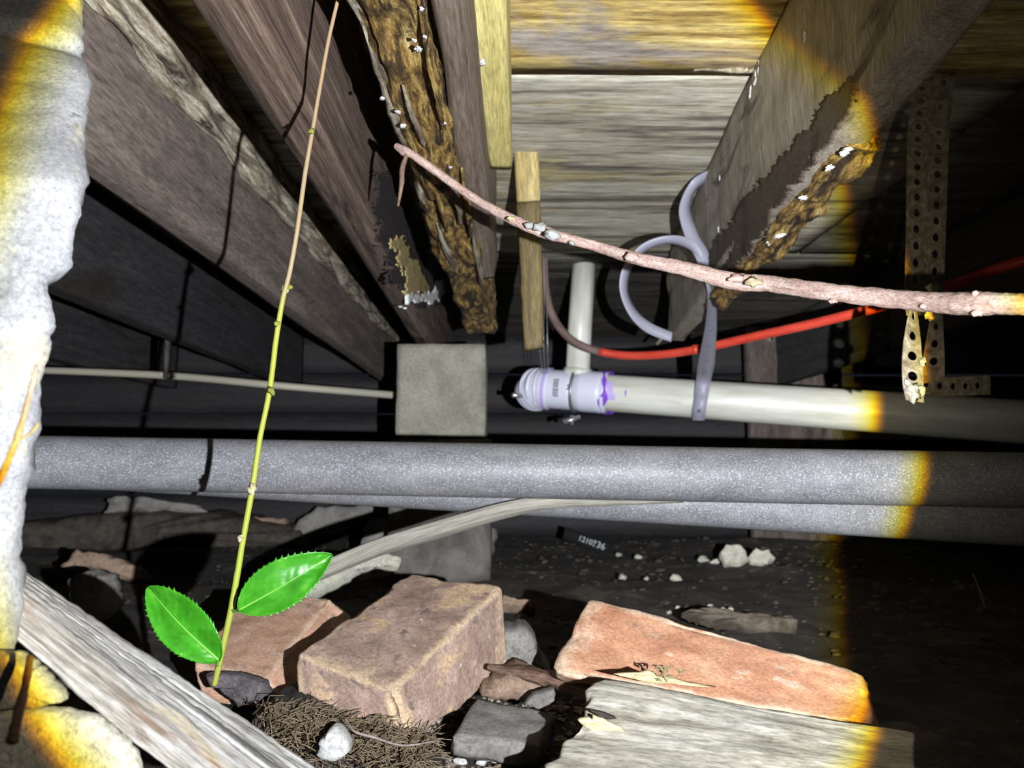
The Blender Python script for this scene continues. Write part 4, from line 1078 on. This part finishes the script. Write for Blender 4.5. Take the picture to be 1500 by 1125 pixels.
for k, (u, v, Y, s_, mt) in enumerate([(792, 333, .553, 10, 'stone_white'), (810, 344, .548, 11, 'stone_white'), (776, 330, .556, 8, 'stone_white'), (838, 356, .545, 5, 'stone_white'), (748, 320, .565, 6, 'splinter'),
                                       (926, 377, .515, 10, 'twig'), (1104, 413, .472, 11, 'splinter'), (1078, 408, .478, 11, 'twig'), (1220, 441, .437, 6, 'twig'), (1432, 458, .357, 8, 'twig'), (1428, 430, .358, 6, 'twig'), (1356, 448, .388, 8, 'twig')]):
    obj('bud', pebble(P(u, v, Y - .002), s_ / F * Y * .8, k, (1.3, .8, .8), 2, .4), mt, tg)

# ------------------------------------------------------------------ green shoot with two leaves
sh = thing('green_shoot', 'tall thin shoot with two glossy green leaves at its foot', 'plant', P(316, 996, .52))
sl = [(314, 1004, .52, 8), (322, 968, .52, 9), (336, 905, .52, 9), (346, 850, .52, 9), (357, 785, .52, 8.5), (370, 712, .52, 8.5), (381, 640, .52, 8), (395, 572, .52, 8), (404, 500, .52, 8), (414, 440, .515, 7.5), (424, 400, .51, 7), (435, 340, .505, 7), (446, 260, .50, 7),
      (458, 190, .495, 6.5), (470, 120, .49, 6), (482, 55, .485, 6), (495, 0, .48, 5.5), (512, -70, .47, 5)]
obj('stem', tube(wpts(sl, 8), 10, .08, 200), 'stem', sh)
for k, (u, v, s_) in enumerate([(369, 718, 7), (371, 714, 6), (352, 788, 6), (398, 573, 6), (405, 474, 5), (418, 424, 7), (424, 420, 5), (456, 192, 5), (396, 571, 5)]):
    obj('node', pebble(P(u, v, .515 if v > 400 else .49), s_ / F * .5 * .85, k, (1, .8, 1.1), 2, .5), 'splinter' if k in (0, 1, 2, 5) else 'stem', sh)


def leaf(base, tip, prof, Y, cup, fold, bend, teeth=17, seed=0, tilt=0.0, n=52, m_=9):
    """prof(t) -> (left px, right px) half widths; serrated margin"""
    bu, bv = base; tu, tv = tip; L_ = math.hypot(tu - bu, tv - bv); du, dv_ = (tu - bu) / L_, (tv - bv) / L_; pu, pv = -dv_, du
    vs = []; fs = []; lc = []; rib = []
    for i in range(n * 2 + 1):
        t = i / (n * 2)
        cu_, cv_ = bu + (tu - bu) * t, bv + (tv - bv) * t
        bow = bend * math.sin(math.pi * t); cu_ += pu * bow; cv_ += pv * bow
        wl_, wr_ = prof(t)
        ph = (t * teeth) % 1.0
        tooth = max(0.0, (ph - .62) / .38) ** 1.6 * 4.2 * min(1, 6 * (1 - t)) * min(1, t * 8)
        dY = tilt * (t - .5) + cup * (4 * (t - .5) ** 2)
        for j in range(-m_, m_ + 1):
            s_ = j / m_; w_ = (wl_ if s_ < 0 else wr_) + tooth * (abs(s_) > .98)
            x = s_ * w_ + 0
            uu, vv = cu_ + pu * x, cv_ + pv * x
            adv = tooth * .8 * (abs(s_) > .98); uu += du * adv; vv += dv_ * adv
            vein = .0004 * math.sin((t * 11 - abs(s_) * 2.2) * math.pi * 2) * abs(s_) ** .5 * (1 - abs(s_))
            yy = Y + dY - fold * abs(s_) ** 1.5 + vein + .0012 * noise.noise(Vector((t * 4, s_ * 2, seed)))
            vs.append(P(uu, vv, yy)); lc.append((t * .07, s_ * .02, seed))
        c0 = P(cu_, cv_, Y + dY - .0006); rib.append((*c0, (1.9 * (1 - t) + .5) / 2 / F * Y * 1.4))
    W = 2 * m_ + 1
    for i in range(n * 2):
        for j in range(W - 1):
            b = i * W + j; fs.append((b, b + 1, b + W + 1, b + W))
    return (vs, fs, lc), rib[::4]


def pr1(t): s_ = math.sin(math.pi * min(1, t) ** .82) ** .75; return 38 * s_, 33 * s_


def pr2(t): s_ = math.sin(math.pi * t ** .95) ** .62; return 37 * s_, 38 * s_


for (b_, t_, pf, bend, sd, tl_) in (((349, 894), (487, 812), pr1, 2, 1, .01), ((322, 968), (216, 860), pr2, -4, 2, .012)):
    g_, rib = leaf(b_, t_, pf, .508, .005, .004, bend, 17 if sd == 1 else 20, sd, tl_)
    lf = obj('leaf', g_, 'leaf', sh); solid(lf, .0004)
    obj('midrib', tube([r_ for r_ in rib], 6), 'midrib', lf)
obj('petiole', tube(wpts([(340, 893, .519, 4), (345, 896, .514, 4), (352, 892, .508, 3)], 4), 6), 'midrib', sh)
obj('petiole', tube(wpts([(320, 975, .519, 4), (318, 974, .514, 4), (322, 966, .509, 3)], 4), 6), 'midrib', sh)
